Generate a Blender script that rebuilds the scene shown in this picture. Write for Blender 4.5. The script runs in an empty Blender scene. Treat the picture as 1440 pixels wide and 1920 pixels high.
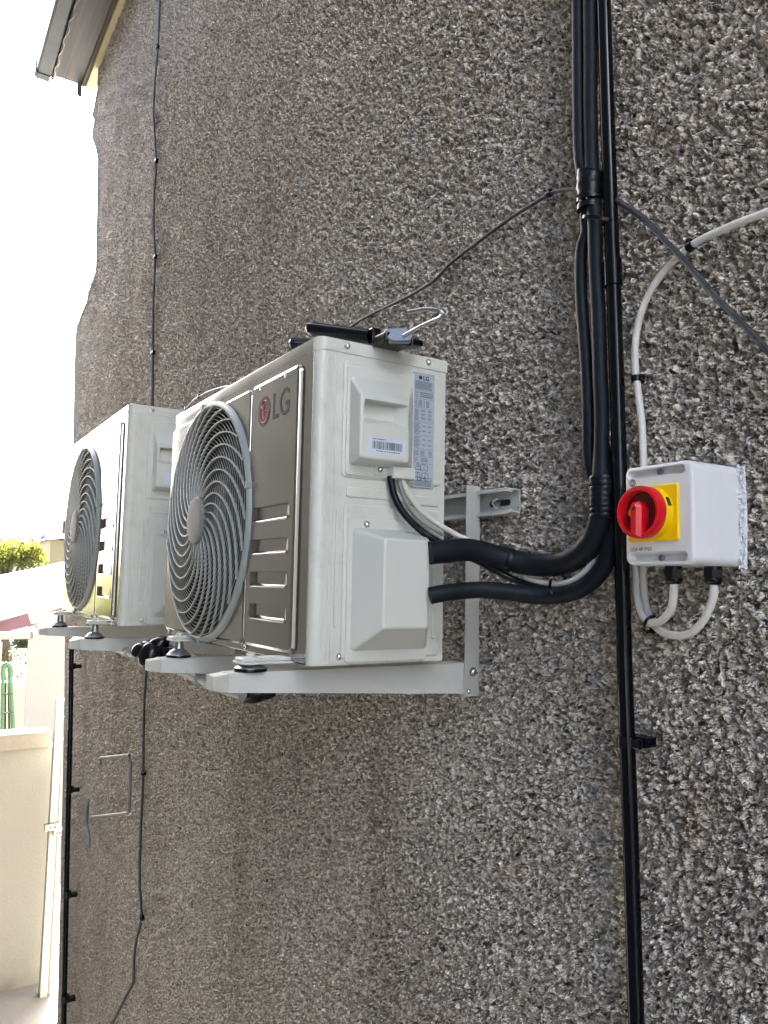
import bpy, bmesh, math, random
import numpy as np
from mathutils import Vector, Matrix, geometry

random.seed(7)
PI = math.pi
S = bpy.context.scene
COL = S.collection

# ------------------------------------------------------------------ camera
CAM = np.array([1.0284, -0.5151, 0.1219])
FWD = np.array([-0.8466317, 0.52423699, 0.09159882])
RGT = np.array([0.52787635, 0.84909665, 0.0195306])
UPV = np.array([0.06753759, -0.06488808, 0.99560445])
FOC = 1457.34
cd = bpy.data.cameras.new('camera')
cam = bpy.data.objects.new('camera', cd)
COL.objects.link(cam)
S.camera = cam
cd.sensor_fit = 'HORIZONTAL'
cd.sensor_width = 36
cd.lens = 36 * FOC / 1440
cd.clip_start = .02
cd.clip_end = 600
cam.matrix_world = Matrix(((RGT[0], UPV[0], -FWD[0], CAM[0]), (RGT[1], UPV[1], -FWD[1], CAM[1]),
                           (RGT[2], UPV[2], -FWD[2], CAM[2]), (0, 0, 0, 1)))
S.render.resolution_x, S.render.resolution_y = 768, 1024

# ------------------------------------------------------------------ light
SUN_EL, SUN_AZ = math.radians(34), math.radians(-70)     # the sun stands behind the house, a little to the left
sd = Vector((math.sin(SUN_AZ) * math.cos(SUN_EL), math.cos(SUN_AZ) * math.cos(SUN_EL), math.sin(SUN_EL)))
W = bpy.data.worlds.new('World')
S.world = W
W.use_nodes = True
wn = W.node_tree
bg = wn.nodes['Background']
sky = wn.nodes.new('ShaderNodeTexSky')
sky.sky_type = 'NISHITA'
sky.sun_disc = False
sky.sun_elevation = SUN_EL
sky.sun_rotation = SUN_AZ
sky.air_density = .55
sky.dust_density = 4.0
sky.ozone_density = .2
wn.links.new(sky.outputs[0], bg.inputs[0])
bg.inputs[1].default_value = .11
sl = bpy.data.lights.new('sun', 'SUN')
sl.energy = 5.0
sl.angle = math.radians(.6)
sl.color = (1, .965, .91)
so = bpy.data.objects.new('sun', sl)
COL.objects.link(so)
so.rotation_euler = sd.to_track_quat('Z', 'Y').to_euler()
so.location = (0, 0, 20)
S.view_settings.view_transform = 'Standard'
S.view_settings.look = 'None'
S.view_settings.gamma = 1
S.view_settings.exposure = 3.75

# ------------------------------------------------------------------ helpers
def pix(px, py, ax, v):
    """world point where the line of sight through a pixel of the photo meets the plane axis=v"""
    d = FWD + RGT * (px - 720) / FOC - UPV * (py - 960) / FOC
    t = (v - CAM[ax]) / d[ax]
    return Vector(CAM + d * t)
def PY(px, py, y): return pix(px, py, 1, y)
def PX(px, py, x): return pix(px, py, 0, x)

def mat(name, col, rough=.5, metal=0.0, var=.08, vscale=8.0, bump=0.0, bscale=60.0, coat=0.0, dirt=None, dscale=3.0, damt=.5, spec=.5):
    m = bpy.data.materials.new(name)
    m.use_nodes = True
    nt = m.node_tree
    b = nt.nodes['Principled BSDF']
    b.inputs['Roughness'].default_value = rough
    b.inputs['Metallic'].default_value = metal
    b.inputs['Specular IOR Level'].default_value = spec
    b.inputs['Coat Weight'].default_value = coat
    b.inputs['Coat Roughness'].default_value = .08
    tc = nt.nodes.new('ShaderNodeTexCoord')
    n = nt.nodes.new('ShaderNodeTexNoise')
    n.inputs['Scale'].default_value = vscale
    n.inputs['Detail'].default_value = 6
    nt.links.new(tc.outputs['Object'], n.inputs['Vector'])
    mx = nt.nodes.new('ShaderNodeMix')
    mx.data_type = 'RGBA'
    c = Vector(col)
    mx.inputs[6].default_value = (*(c * (1 - var)), 1)
    mx.inputs[7].default_value = (*[min(1, k) for k in c * (1 + var)], 1)
    nt.links.new(n.outputs[0], mx.inputs[0])
    out = mx.outputs[2]
    if dirt:
        n2 = nt.nodes.new('ShaderNodeTexNoise')
        n2.inputs['Scale'].default_value = dscale
        n2.inputs['Detail'].default_value = 9
        n2.inputs['Roughness'].default_value = .7
        nt.links.new(tc.outputs['Object'], n2.inputs['Vector'])
        r = nt.nodes.new('ShaderNodeMapRange')
        r.inputs[1].default_value = .5
        r.inputs[2].default_value = .72
        r.inputs[4].default_value = damt
        nt.links.new(n2.outputs[0], r.inputs[0])
        m2 = nt.nodes.new('ShaderNodeMix')
        m2.data_type = 'RGBA'
        m2.inputs[7].default_value = (*dirt, 1)
        nt.links.new(r.outputs[0], m2.inputs[0])
        nt.links.new(out, m2.inputs[6])
        out = m2.outputs[2]
    nt.links.new(out, b.inputs['Base Color'])
    rr = nt.nodes.new('ShaderNodeMapRange')
    rr.inputs[3].default_value = max(0.02, rough - .07)
    rr.inputs[4].default_value = min(1, rough + .07)
    n3 = nt.nodes.new('ShaderNodeTexNoise')
    n3.inputs['Scale'].default_value = vscale * 3
    nt.links.new(tc.outputs['Object'], n3.inputs['Vector'])
    nt.links.new(n3.outputs[0], rr.inputs[0])
    nt.links.new(rr.outputs[0], b.inputs['Roughness'])
    if bump:
        bp = nt.nodes.new('ShaderNodeBump')
        bp.inputs['Strength'].default_value = 1
        bp.inputs['Distance'].default_value = bump
        n4 = nt.nodes.new('ShaderNodeTexNoise')
        n4.inputs['Scale'].default_value = bscale
        n4.inputs['Detail'].default_value = 4
        nt.links.new(tc.outputs['Object'], n4.inputs['Vector'])
        nt.links.new(n4.outputs[0], bp.inputs['Height'])
        nt.links.new(bp.outputs[0], b.inputs['Normal'])
    return m

M = {}
M['cream'] = mat('cream enamel', (.53, .54, .49), .38, var=.025, vscale=5, bump=.00012, bscale=420, dirt=(.36, .34, .28), dscale=22, damt=.45)
M['cream_cover'] = mat('cream cover plastic', (.52, .535, .49), .42, var=.02, bump=.00008, bscale=600)
M['grille'] = mat('grey grille plastic', (.22, .24, .232), .42, var=.05, bump=.00008, bscale=500)
M['dark'] = mat('dark interior', (.010, .010, .011), .6)
M['coil'] = mat('coil fin metal', (.10, .105, .11), .5, metal=.3)
M['blade'] = mat('fan blade plastic', (.025, .026, .028), .4)
M['steel'] = mat('galvanised steel', (.33, .34, .34), .36, metal=.9, var=.12, vscale=40, bump=.0001, bscale=200)
M['dullsteel'] = mat('dull zinc', (.17, .175, .18), .6, metal=.2, var=.2, vscale=30)
M['rubber'] = mat('grey rubber', (.09, .09, .09), .6)
M['screw'] = mat('screw steel', (.62, .62, .62), .25, metal=1)
M['bracket'] = mat('white powder coated bracket', (.50, .51, .48), .42, var=.05, vscale=20, bump=.0001, bscale=300, dirt=(.35, .32, .26), dscale=14, damt=.3)
M['upright'] = mat('dull white bracket upright', (.42, .42, .385), .5, metal=.15, var=.08, vscale=60, dirt=(.36, .34, .29), dscale=25, damt=.35)
M['foam'] = mat('black foam lagging', (.007, .010, .014), .52, var=.25, vscale=15, bump=.0016, bscale=32, dirt=(.018, .022, .025), dscale=9, damt=.4, spec=.14)
M['tape'] = mat('black tape', (.004, .006, .009), .3, var=.2, vscale=40, bump=.0006, bscale=50, spec=.22)
M['blackpipe'] = mat('black plastic pipe', (.002, .003, .005), .13, var=.15, spec=.22)
M['blackplastic'] = mat('black glossy plastic', (.003, .004, .007), .22, var=.2, bump=.0002, bscale=50, spec=.3)
M['blackcable'] = mat('black cable sheath', (.016, .019, .022), .42, var=.2, vscale=30, dirt=(.12, .12, .11), dscale=20, damt=.5)
M['oldcable'] = mat('weathered dark cable', (.028, .03, .03), .5, var=.2, vscale=20)
M['whitecable'] = mat('white cable sheath', (.55, .535, .49), .42, var=.05, vscale=20, dirt=(.36, .31, .24), dscale=16, damt=.35)
M['enclosure'] = mat('pale grey enclosure', (.63, .64, .65), .33, var=.02, bump=.00005, bscale=600, dirt=(.5, .48, .43), dscale=20, damt=.18)
M['yellow'] = mat('yellow switch plastic', (.78, .50, .0), .35, var=.03)
M['red'] = mat('red switch plastic', (.55, .004, .012), .3, var=.04)
M['darkred'] = mat('dark red switch dial', (.10, .002, .006), .4, var=.04)
M['foamwhite'] = mat('white sealant', (.72, .73, .75), .8, var=.05, bump=.001, bscale=200)
M['print'] = mat('dark print', (.02, .022, .026), .5, var=.02)
M['printgrey'] = mat('grey print', (.16, .16, .165), .5, var=.02)
M['labelblue'] = mat('rating label', (.34, .385, .44), .35, var=.03, vscale=30)
M['labelwhite'] = mat('barcode label', (.52, .56, .66), .3, var=.02)
M['logored'] = mat('logo red', (.10, .006, .016), .6, spec=.2, var=.03)
M['logogrey'] = mat('logo letters', (.012, .015, .018), .65, spec=.2, var=.03)
M['logoline'] = mat('logo line', (.34, .14, .16), .3, var=.03)
M['gutter'] = mat('grey gutter', (.030, .036, .045), .4, var=.12, dirt=(.12, .11, .09), dscale=6)
M['greypvc'] = mat('grey drain pipe', (.30, .31, .30), .4, var=.08, dirt=(.16, .14, .11), dscale=12)
M['timbertrim'] = mat('cream trim', (.52, .45, .27), .8, var=.15, vscale=30, bump=.002, bscale=60)  # boundary wall colour, also paints sunlight on the wall under the eaves
M['whitepaint'] = mat('white paint', (.34, .335, .315), .6, var=.04)
M['coolwhite'] = mat('white masonry paint', (.66, .70, .74), .7, var=.03)
M['houseyellow'] = mat('ochre render', (.30, .245, .13), .8, var=.08)
M['reddish'] = mat('red painted board', (.08, .012, .012), .5, var=.12)
M['creamtimber'] = mat('cream painted timber', (.48, .46, .38), .6, var=.06, bump=.0006, bscale=30, dirt=(.42, .37, .26), dscale=5, damt=.4)
M['slate'] = mat('grey roofing', (.16, .16, .17), .6, var=.1)
M['rooflight'] = mat('white roof sheet', (.42, .42, .41), .45, var=.05)
M['ladder'] = mat('green painted ladder', (.09, .20, .11), .45, var=.1)
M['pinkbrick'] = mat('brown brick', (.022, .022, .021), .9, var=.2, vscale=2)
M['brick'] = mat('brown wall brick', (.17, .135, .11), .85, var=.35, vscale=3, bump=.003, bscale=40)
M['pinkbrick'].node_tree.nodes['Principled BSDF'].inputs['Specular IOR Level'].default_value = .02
M['mortar'] = mat('mortar', (.24, .22, .19), .9, var=.1, bump=.002, bscale=50)
M['concretefloor'] = mat('concrete paving', (.20, .19, .175), .85, var=.15, vscale=2, bump=.002, bscale=30)
M['bark'] = mat('bark', (.10, .08, .06), .9, var=.2)
M['leaf'] = mat('sunlit leaf', (.12, .16, .02), .6, var=.4, vscale=3)
def leafy(name, col, tr):
    m = mat(name, col, .6, var=.35, vscale=3)
    nt = m.node_tree; b = nt.nodes['Principled BSDF']; out = nt.nodes['Material Output']
    t = nt.nodes.new('ShaderNodeBsdfTranslucent'); t.inputs[0].default_value = (*tr, 1)
    mx = nt.nodes.new('ShaderNodeMixShader'); mx.inputs[0].default_value = .45
    nt.links.new(b.outputs[0], mx.inputs[1]); nt.links.new(t.outputs[0], mx.inputs[2]); nt.links.new(mx.outputs[0], out.inputs[0])
    return m
M['leaf'] = leafy('sunlit leaf', (.08, .10, .02), (.16, .17, .03))
M['grass'] = mat('lawn grass', (.13, .14, .03), .8, var=.35, vscale=1.5)
M['hedge'] = mat('dark hedge leaf', (.05, .06, .03), .8, var=.35, vscale=3)
M['tanfloor'] = M['concretefloor']

def film_material():
    m = mat('reflective front film', (.30, .297, .28), .12, metal=.9, var=.04, vscale=3, dirt=(.30, .27, .23), dscale=3, damt=.35)
    nt = m.node_tree
    b = nt.nodes['Principled BSDF']
    tc = nt.nodes.new('ShaderNodeTexCoord')
    mp = nt.nodes.new('ShaderNodeMapping')
    mp.inputs['Scale'].default_value = (2.2, 2, 14)
    nt.links.new(tc.outputs['Object'], mp.inputs[0])
    n = nt.nodes.new('ShaderNodeTexNoise')
    n.inputs['Scale'].default_value = 1
    n.inputs['Detail'].default_value = 3
    nt.links.new(mp.outputs[0], n.inputs['Vector'])
    bp = nt.nodes.new('ShaderNodeBump')
    bp.inputs['Distance'].default_value = .0012
    bp.inputs['Strength'].default_value = .7
    nt.links.new(n.outputs[0], bp.inputs['Height'])
    nt.links.new(bp.outputs[0], b.inputs['Normal'])
    return m
M['film'] = film_material()
M['hub'] = mat('satin hub cap', (.17, .18, .17), .6, var=.05, spec=.2)

def garden_wall_mat():
    m = mat('aged garden render', (.27, .26, .225), .85, var=.10, vscale=1.5, bump=.002, bscale=60, dirt=(.20, .185, .155), dscale=1.4, damt=.5)
    nt = m.node_tree; b = nt.nodes['Principled BSDF']
    src = b.inputs['Base Color'].links[0].from_socket
    tc = nt.nodes.new('ShaderNodeTexCoord'); sx = nt.nodes.new('ShaderNodeSeparateXYZ'); nt.links.new(tc.outputs['Object'], sx.inputs[0])
    n = nt.nodes.new('ShaderNodeTexNoise'); n.inputs['Scale'].default_value = 5; n.inputs['Detail'].default_value = 7; nt.links.new(tc.outputs['Object'], n.inputs['Vector'])
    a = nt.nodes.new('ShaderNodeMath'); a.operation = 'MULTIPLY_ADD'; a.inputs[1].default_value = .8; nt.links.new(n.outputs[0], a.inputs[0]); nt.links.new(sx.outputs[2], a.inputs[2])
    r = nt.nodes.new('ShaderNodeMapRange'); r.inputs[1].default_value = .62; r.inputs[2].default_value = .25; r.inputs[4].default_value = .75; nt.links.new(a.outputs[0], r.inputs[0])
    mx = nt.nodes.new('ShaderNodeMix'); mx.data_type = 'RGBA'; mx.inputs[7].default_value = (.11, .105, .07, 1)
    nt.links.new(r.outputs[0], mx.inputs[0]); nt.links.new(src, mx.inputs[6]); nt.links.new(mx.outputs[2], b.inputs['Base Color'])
    return m
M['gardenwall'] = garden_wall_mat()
M['coping'] = mat('rough coping', (.28, .255, .21), .9, var=.25, vscale=12, bump=.004, bscale=30, dirt=(.14, .12, .09), dscale=6, damt=.7)

def wood_mat():
    m = mat('weathered board', (.17, .14, .12), .45, var=.2, vscale=4)
    nt = m.node_tree
    b = nt.nodes['Principled BSDF']
    tc = nt.nodes.new('ShaderNodeTexCoord')
    mp = nt.nodes.new('ShaderNodeMapping')
    mp.inputs['Scale'].default_value = (1.5, 45, 45)
    n = nt.nodes.new('ShaderNodeTexNoise')
    n.inputs['Scale'].default_value = 1.3
    n.inputs['Detail'].default_value = 6
    nt.links.new(tc.outputs['Object'], mp.inputs[0])
    nt.links.new(mp.outputs[0], n.inputs['Vector'])
    r = nt.nodes.new('ShaderNodeValToRGB')
    r.color_ramp.elements[0].position = .35
    r.color_ramp.elements[0].color = (.024, .024, .026, 1)
    r.color_ramp.elements[1].position = .68
    r.color_ramp.elements[1].color = (.085, .062, .042, 1)
    nt.links.new(n.outputs[0], r.inputs[0])
    nt.links.new(r.outputs[0], b.inputs['Base Color'])
    return m
M['wood'] = wood_mat()

def roughcast_mat():
    """pebbledash: pale chips set in brown mortar, real relief by displacement"""
    m = bpy.data.materials.new('roughcast')
    m.use_nodes = True
    m.displacement_method = 'BOTH'
    nt = m.node_tree
    N, L = nt.nodes, nt.links
    b = N['Principled BSDF']
    b.inputs['Roughness'].default_value = .85
    b.inputs['Specular IOR Level'].default_value = .35
    tc = N.new('ShaderNodeTexCoord')
    def noise(scale, detail=3, rough=.5, vec=None):
        n = N.new('ShaderNodeTexNoise')
        n.inputs['Scale'].default_value = scale
        n.inputs['Detail'].default_value = detail
        n.inputs['Roughness'].default_value = rough
        L.new(vec or tc.outputs['Object'], n.inputs['Vector'])
        return n
    def math_(op, a, bb, cl=False):
        n = N.new('ShaderNodeMath')
        n.operation = op
        n.use_clamp = cl
        for i, v in enumerate((a, bb)):
            if v is None: continue
            if isinstance(v, (int, float)): n.inputs[i].default_value = v
            else: L.new(v, n.inputs[i])
        return n.outputs[0]
    def rng(v, a, bb, c, d):
        n = N.new('ShaderNodeMapRange')
        for i, k in enumerate((a, bb, c, d)): n.inputs[i + 1].default_value = k
        L.new(v, n.inputs[0])
        return n.outputs[0]
    wv = noise(110, 2)
    sub = N.new('ShaderNodeVectorMath'); sub.operation = 'SUBTRACT'; sub.inputs[1].default_value = (.5, .5, .5)
    L.new(wv.outputs[1], sub.inputs[0])
    sc = N.new('ShaderNodeVectorMath'); sc.operation = 'SCALE'; sc.inputs[3].default_value = .0115
    L.new(sub.outputs[0], sc.inputs[0])
    ad = N.new('ShaderNodeVectorMath'); ad.operation = 'ADD'
    L.new(tc.outputs['Object'], ad.inputs[0]); L.new(sc.outputs[0], ad.inputs[1])
    W_ = ad.outputs[0]
    def voro(scale):
        v = N.new('ShaderNodeTexVoronoi')
        v.inputs['Scale'].default_value = scale
        v.inputs['Randomness'].default_value = 1
        L.new(W_, v.inputs['Vector'])
        return v
    v1, v2 = voro(124), voro(250)
    h1 = math_('POWER', math_('SUBTRACT', 1, math_('MULTIPLY', math_('MULTIPLY', v1.outputs['Distance'], v1.outputs['Distance']), 2.6), True), .7)
    sep = N.new('ShaderNodeSeparateColor'); L.new(v1.outputs['Color'], sep.inputs[0])
    h1 = math_('MULTIPLY', h1, rng(sep.outputs[0], 0, 1, .45, 1.15))
    h2 = rng(v2.outputs['Distance'], .1, .65, 1, 0)
    h = math_('MAXIMUM', h1, math_('MULTIPLY', h2, .40))
    lump = noise(112, 3, .55)
    lr = rng(lump.outputs[0], .35, .65, 0, 1)
    h = math_('ADD', math_('MULTIPLY', h, .55), math_('MULTIPLY', lr, .70))
    fine = noise(420, 3)
    mid = noise(62, 3)
    big = noise(4.5, 2)
    hh = math_('ADD', h, math_('MULTIPLY', fine.outputs[0], .28))
    hh = math_('ADD', hh, math_('MULTIPLY', rng(mid.outputs[0], .3, .7, 0, 1), .75))
    hh = math_('ADD', math_('MULTIPLY', hh, .0142), math_('MULTIPLY', big.outputs[0], .018))
    dn = N.new('ShaderNodeDisplacement')
    dn.inputs['Midlevel'].default_value = .0272
    dn.inputs['Scale'].default_value = 1
    L.new(hh, dn.inputs['Height'])
    L.new(dn.outputs[0], N['Material Output'].inputs['Displacement'])
    # colour: mortar brown, chips greys; broad stains
    ramp = N.new('ShaderNodeValToRGB')
    e = ramp.color_ramp.elements
    e[0].position, e[0].color = 0, (.66, .615, .54, 1)
    e[1].position, e[1].color = 1, (.84, .80, .73, 1)
    e.new(.35).color = (.70,.655,.58,1)
    e.new(.7).color = (.76, .715, .64, 1)
    sep2 = N.new('ShaderNodeSeparateColor'); L.new(v1.outputs['Color'], sep2.inputs[0])
    L.new(math_('ADD', math_('MULTIPLY', sep2.outputs[1], .22), math_('MULTIPLY', rng(fine.outputs[0], .3, .7, 0, 1), .62)), ramp.inputs[0])
    mixc = N.new('ShaderNodeMix'); mixc.data_type = 'RGBA'
    mixc.inputs[6].default_value = (.29, .255, .215, 1)
    L.new(ramp.outputs[0], mixc.inputs[7])
    L.new(rng(h, .25, .95, 0, 1), mixc.inputs[0])
    st = noise(1.3, 5, .6)
    hv = N.new('ShaderNodeMix'); hv.data_type = 'RGBA'; hv.blend_type = 'MULTIPLY'
    sr = N.new('ShaderNodeValToRGB')
    sr.color_ramp.elements[0].position, sr.color_ramp.elements[0].color = .32, (.86, .83, .80, 1)
    sr.color_ramp.elements[1].position, sr.color_ramp.elements[1].color = .66, (1.0, .995, .98, 1)
    L.new(st.outputs[0], sr.inputs[0])
    hv.inputs[0].default_value = 1
    L.new(mixc.outputs[2], hv.inputs[6]); L.new(sr.outputs[0], hv.inputs[7])
    # damp streaks running down
    mp = N.new('ShaderNodeMapping'); mp.inputs['Scale'].default_value = (5, 1, .55)
    L.new(tc.outputs['Object'], mp.inputs[0])
    sn = noise(1.0, 5, .6, mp.outputs[0])
    sm = N.new('ShaderNodeMix'); sm.data_type = 'RGBA'; sm.blend_type = 'MULTIPLY'
    sm.inputs[7].default_value = (.72, .69, .66, 1)
    L.new(rng(sn.outputs[0], .52, .70, 0, .75), sm.inputs[0]); L.new(hv.outputs[2], sm.inputs[6])
    hv = sm
    # rusty patches
    st2 = noise(9, 4, .6)
    hr = N.new('ShaderNodeMix'); hr.data_type = 'RGBA'; hr.blend_type = 'MULTIPLY'
    hr.inputs[7].default_value = (.92, .82, .72, 1)
    L.new(rng(st2.outputs[0], .62, .72, 0, .8), hr.inputs[0]); L.new(hv.outputs[2], hr.inputs[6])
    L.new(hr.outputs[2], b.inputs['Base Color'])
    return m
M['roughcast'] = roughcast_mat()

# --- mesh builder
class MB:
    def __init__(s): s.v, s.f, s.mi, s.cur = [], [], [], 0
    def verts(s, vs):
        i = len(s.v); s.v += [tuple(v) for v in vs]; return i
    def face(s, f): s.f.append(tuple(f)); s.mi.append(s.cur)
    def box(s, a, b, r=0):
        (x0, y0, z0), (x1, y1, z1) = [min(p, q) for p, q in zip(a, b)], [max(p, q) for p, q in zip(a, b)]
        if r:
            bm = bmesh.new(); bmesh.ops.create_cube(bm, size=1)
            for v in bm.verts: v.co = Vector(((x0 + x1) / 2 + v.co.x * (x1 - x0), (y0 + y1) / 2 + v.co.y * (y1 - y0), (z0 + z1) / 2 + v.co.z * (z1 - z0)))
            bmesh.ops.bevel(bm, geom=list(bm.edges), offset=r, segments=2, profile=.5, affect='EDGES')
            s.addbm(bm); return
        i = s.verts([(x, y, z) for z in (z0, z1) for y in (y0, y1) for x in (x0, x1)])
        for f in ((0, 2, 3, 1), (4, 5, 7, 6), (0, 1, 5, 4), (2, 6, 7, 3), (0, 4, 6, 2), (1, 3, 7, 5)): s.face([i + k for k in f])
    def addbm(s, bm):
        bm.verts.ensure_lookup_table(); i = s.verts([v.co for v in bm.verts])
        for f in bm.faces: s.face([i + v.index for v in f.verts])
        bm.free()
    def hexa(s, P):      # 8 points: bottom 4 then top 4, both round the same way
        i = s.verts(P)
        for f in ((3, 2, 1, 0), (4, 5, 6, 7), (0, 1, 5, 4), (1, 2, 6, 5), (2, 3, 7, 6), (3, 0, 4, 7)): s.face([i + k for k in f])
    def loops(s, Ls, cap0=True, cap1=True, close=True):
        n = len(Ls[0]); st = [s.verts(l) for l in Ls]
        for a, b in zip(st, st[1:]):
            for k in range(n if close else n - 1):
                s.face((a + k, a + (k + 1) % n, b + (k + 1) % n, b + k))
        if cap0: s.face([st[0] + k for k in range(n)][::-1])
        if cap1: s.face([st[-1] + k for k in range(n)])
    def tube(s, pts, r, seg=12, cap=True, flat=1.0):
        pts = [Vector(p) for p in pts]; n = len(pts)
        rs = r if isinstance(r, (list, tuple)) else [r] * n
        t0 = (pts[1] - pts[0]).normalized()
        up = Vector((0, 0, 1)) if abs(t0.z) < .9 else Vector((1, 0, 0))
        nrm = (up - t0 * up.dot(t0)).normalized(); Ls = []
        for i, p in enumerate(pts):
            t = (pts[min(i + 1, n - 1)] - pts[max(i - 1, 0)])
            if t.length < 1e-9: t = t0
            t = t.normalized()
            nrm = (nrm - t * nrm.dot(t)).normalized()
            bn = t.cross(nrm)
            Ls.append([p + (nrm * math.cos(2 * PI * k / seg) + bn * math.sin(2 * PI * k / seg) * flat) * rs[i] for k in range(seg)])
        s.loops(Ls, cap, cap)
    def lathe(s, prof, T, seg=48, closed=False):
        """prof: list of (r, d); T maps (u, v, d) to 3D"""
        Ls = [[T(r * math.cos(2 * PI * k / seg), r * math.sin(2 * PI * k / seg), d) for k in range(seg)] for r, d in prof]
        s.loops(Ls, not closed, not closed)
    def build(s, name, m=None, parent=None, smooth=38, top=False, recalc=True):
        me = bpy.data.meshes.new(name)
        me.from_pydata(s.v, [], s.f)
        ms = m if isinstance(m, (list, tuple)) else [m]
        for k in ms: me.materials.append(M[k] if isinstance(k, str) else k)
        me.polygons.foreach_set('material_index', s.mi)
        bm = bmesh.new(); bm.from_mesh(me)
        if recalc: bmesh.ops.recalc_face_normals(bm, faces=bm.faces)
        if smooth:
            for f in bm.faces: f.smooth = True
            a = math.radians(smooth)
            for e in bm.edges:
                if len(e.link_faces) == 2:
                    g = e.calc_face_angle(0)
                    if g > a: e.smooth = False
                    elif g > .10:      # keep large flat faces flat beside their narrow rounded edges
                        p, q = e.link_faces[0].calc_area(), e.link_faces[1].calc_area()
                        if max(p, q) > 8 * min(p, q): e.smooth = False
        bm.to_mesh(me); bm.free()
        o = bpy.data.objects.new(name, me); COL.objects.link(o)
        if parent is not None: attach(o, parent)
        elif top: recenter(o)
        return o
def world_loc(e):
    v = Vector((0, 0, 0))
    while e is not None: v = v + e.location; e = e.parent
    return v
def attach(o, parent):
    """shapes are written in the coordinates of their thing's empty (LOCAL) or of the world"""
    o.parent = parent
    top = parent
    while top.parent is not None: top = top.parent
    if not top.get('_local'):
        w = world_loc(parent)
        me = o.data
        if me and w.length > 0:
            me.transform(Matrix.Translation(-w))
def recenter(o):
    vs = [v.co for v in o.data.vertices]
    c = Vector((sum(v.x for v in vs) / len(vs), sum(v.y for v in vs) / len(vs), min(v.z for v in vs)))
    o.data.transform(Matrix.Translation(-c)); o.location = c
def tag(o, label=None, cat=None, group=None, kind=None):
    if label: o['label'] = label
    if cat: o['category'] = cat
    if group: o['group'] = group
    if kind: o['kind'] = kind
    return o
LOCALS = set()
def thing(name, label, cat, loc=(0, 0, 0), group=None, local=False):
    o = bpy.data.objects.new(name, None); COL.objects.link(o)
    o.location = loc; o.empty_display_size = .05
    if local: o['_local'] = 1
    return tag(o, label, cat, group)
def subpart(o, parent):    # part of a part: the parent part is a mesh whose own offset is zero
    return o
def smooth_path(ps, step=.012):
    ps = [Vector(p) for p in ps]
    P = [ps[0] * 2 - ps[1]] + ps + [ps[-1] * 2 - ps[-2]]
    out = []
    for i in range(1, len(P) - 2):
        a, b, c, d = P[i - 1], P[i], P[i + 1], P[i + 2]
        k = max(2, int((c - b).length / step))
        for j in range(k):
            t = j / k
            out.append(.5 * ((2 * b) + (c - a) * t + (2 * a - 5 * b + 4 * c - d) * t * t + (3 * b - a - 3 * c + d) * t ** 3))
    out.append(P[-2])
    return out
def rrect(u0, u1, v0, v1, r, n=5):
    pts = []
    for cu, cv, a0 in ((u1 - r, v1 - r, 0), (u0 + r, v1 - r, 90), (u0 + r, v0 + r, 180), (u1 - r, v0 + r, 270)):
        for k in range(n + 1):
            a = math.radians(a0 + 90 * k / n); pts.append((cu + r * math.cos(a), cv + r * math.sin(a)))
    return pts
def circ(cu, cv, r, n=64):
    return [(cu + r * math.cos(2 * PI * k / n), cv + r * math.sin(2 * PI * k / n)) for k in range(n)]
def plate(mb, T, u0, u1, v0, v1, r, d0, d1, bev=.001, holes=(), back=True, outer=None, pockets=()):
    """rounded plate standing from depth d0 to d1 with a rounded edge; holes = loops cut through; pockets = (loop, inner loop, depth)"""
    R = lambda i: rrect(u0 + i, u1 - i, v0 + i, v1 - i, max(r - i, .0004))
    Ls = [(0, d0), (0, d1 - bev), (bev * .29, d1 - bev * .29), (bev, d1)]
    cut = list(holes) + [p[0] for p in pockets]
    mb.loops([[T(u, v, d) for u, v in R(i)] for i, d in Ls], back, not cut)
    if cut:
        polys = [[Vector((u, v, 0)) for u, v in R(bev)]] + [[Vector((u, v, 0)) for u, v in h] for h in cut]
        tris = geometry.tessellate_polygon(polys)
        flat = [p for l in polys for p in l]
        i = mb.verts([T(p.x, p.y, d1) for p in flat])
        for t in tris: mb.face([i + k for k in t])
        for lp, inner, dd in pockets:
            mb.loops([[T(u, v, d1) for u, v in lp], [T(*q, dd) if len(q) == 2 else T(*q) for q in inner]], False, True)
        for h in holes:
            mb.loops([[T(u, v, d1) for u, v in h], [T(u, v, d0) for u, v in h]], False, False)
Tf = lambda u, v, d: (u, -d, v)           # a face turned to -y
Ts = lambda u, v, d: (d, u, v)            # a face turned to +x
def text_mesh(body, size, T, name, m, parent, depth=.0004, bold=0.0, center=False, sx=1.0):
    cu = bpy.data.curves.new('t', 'FONT')
    cu.body = body; cu.size = size; cu.extrude = depth; cu.offset = bold; cu.resolution_u = 4
    if center: cu.align_x = 'CENTER'
    to = bpy.data.objects.new('t', cu)
    me0 = to.to_mesh()
    mb = MB()
    i = mb.verts([T(v.co.x * sx, v.co.y, v.co.z) for v in me0.vertices])
    for p in me0.polygons: mb.face([i + k for k in p.vertices])
    to.to_mesh_clear(); bpy.data.objects.remove(to); bpy.data.curves.remove(cu)
    return mb.build(name, m, parent, smooth=0, recalc=False)
def screw_head(T, u, v, d, r, parent, m='screw', name='screw'):
    mb = MB()
    mb.lathe([(r * 1.25, 0), (r * 1.25, r * .18), (r, r * .22), (r * .95, r * .5), (r * .7, r * .8), (r * .32, r * .95), (r * .3, r * .5)], lambda a, b, c: T(u + a, v + b, d + c), 16)
    return mb.build(name, m, parent)

# ------------------------------------------------------------------ the setting
GZ = -2.62
mb = MB()
i = mb.verts([(-90, -70, GZ), (60, -70, GZ), (60, 90, GZ), (-90, 90, GZ)]); mb.face((i, i + 1, i + 2, i + 3))
g = mb.build('ground', 'concretefloor', smooth=0); tag(g, kind='structure')

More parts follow.
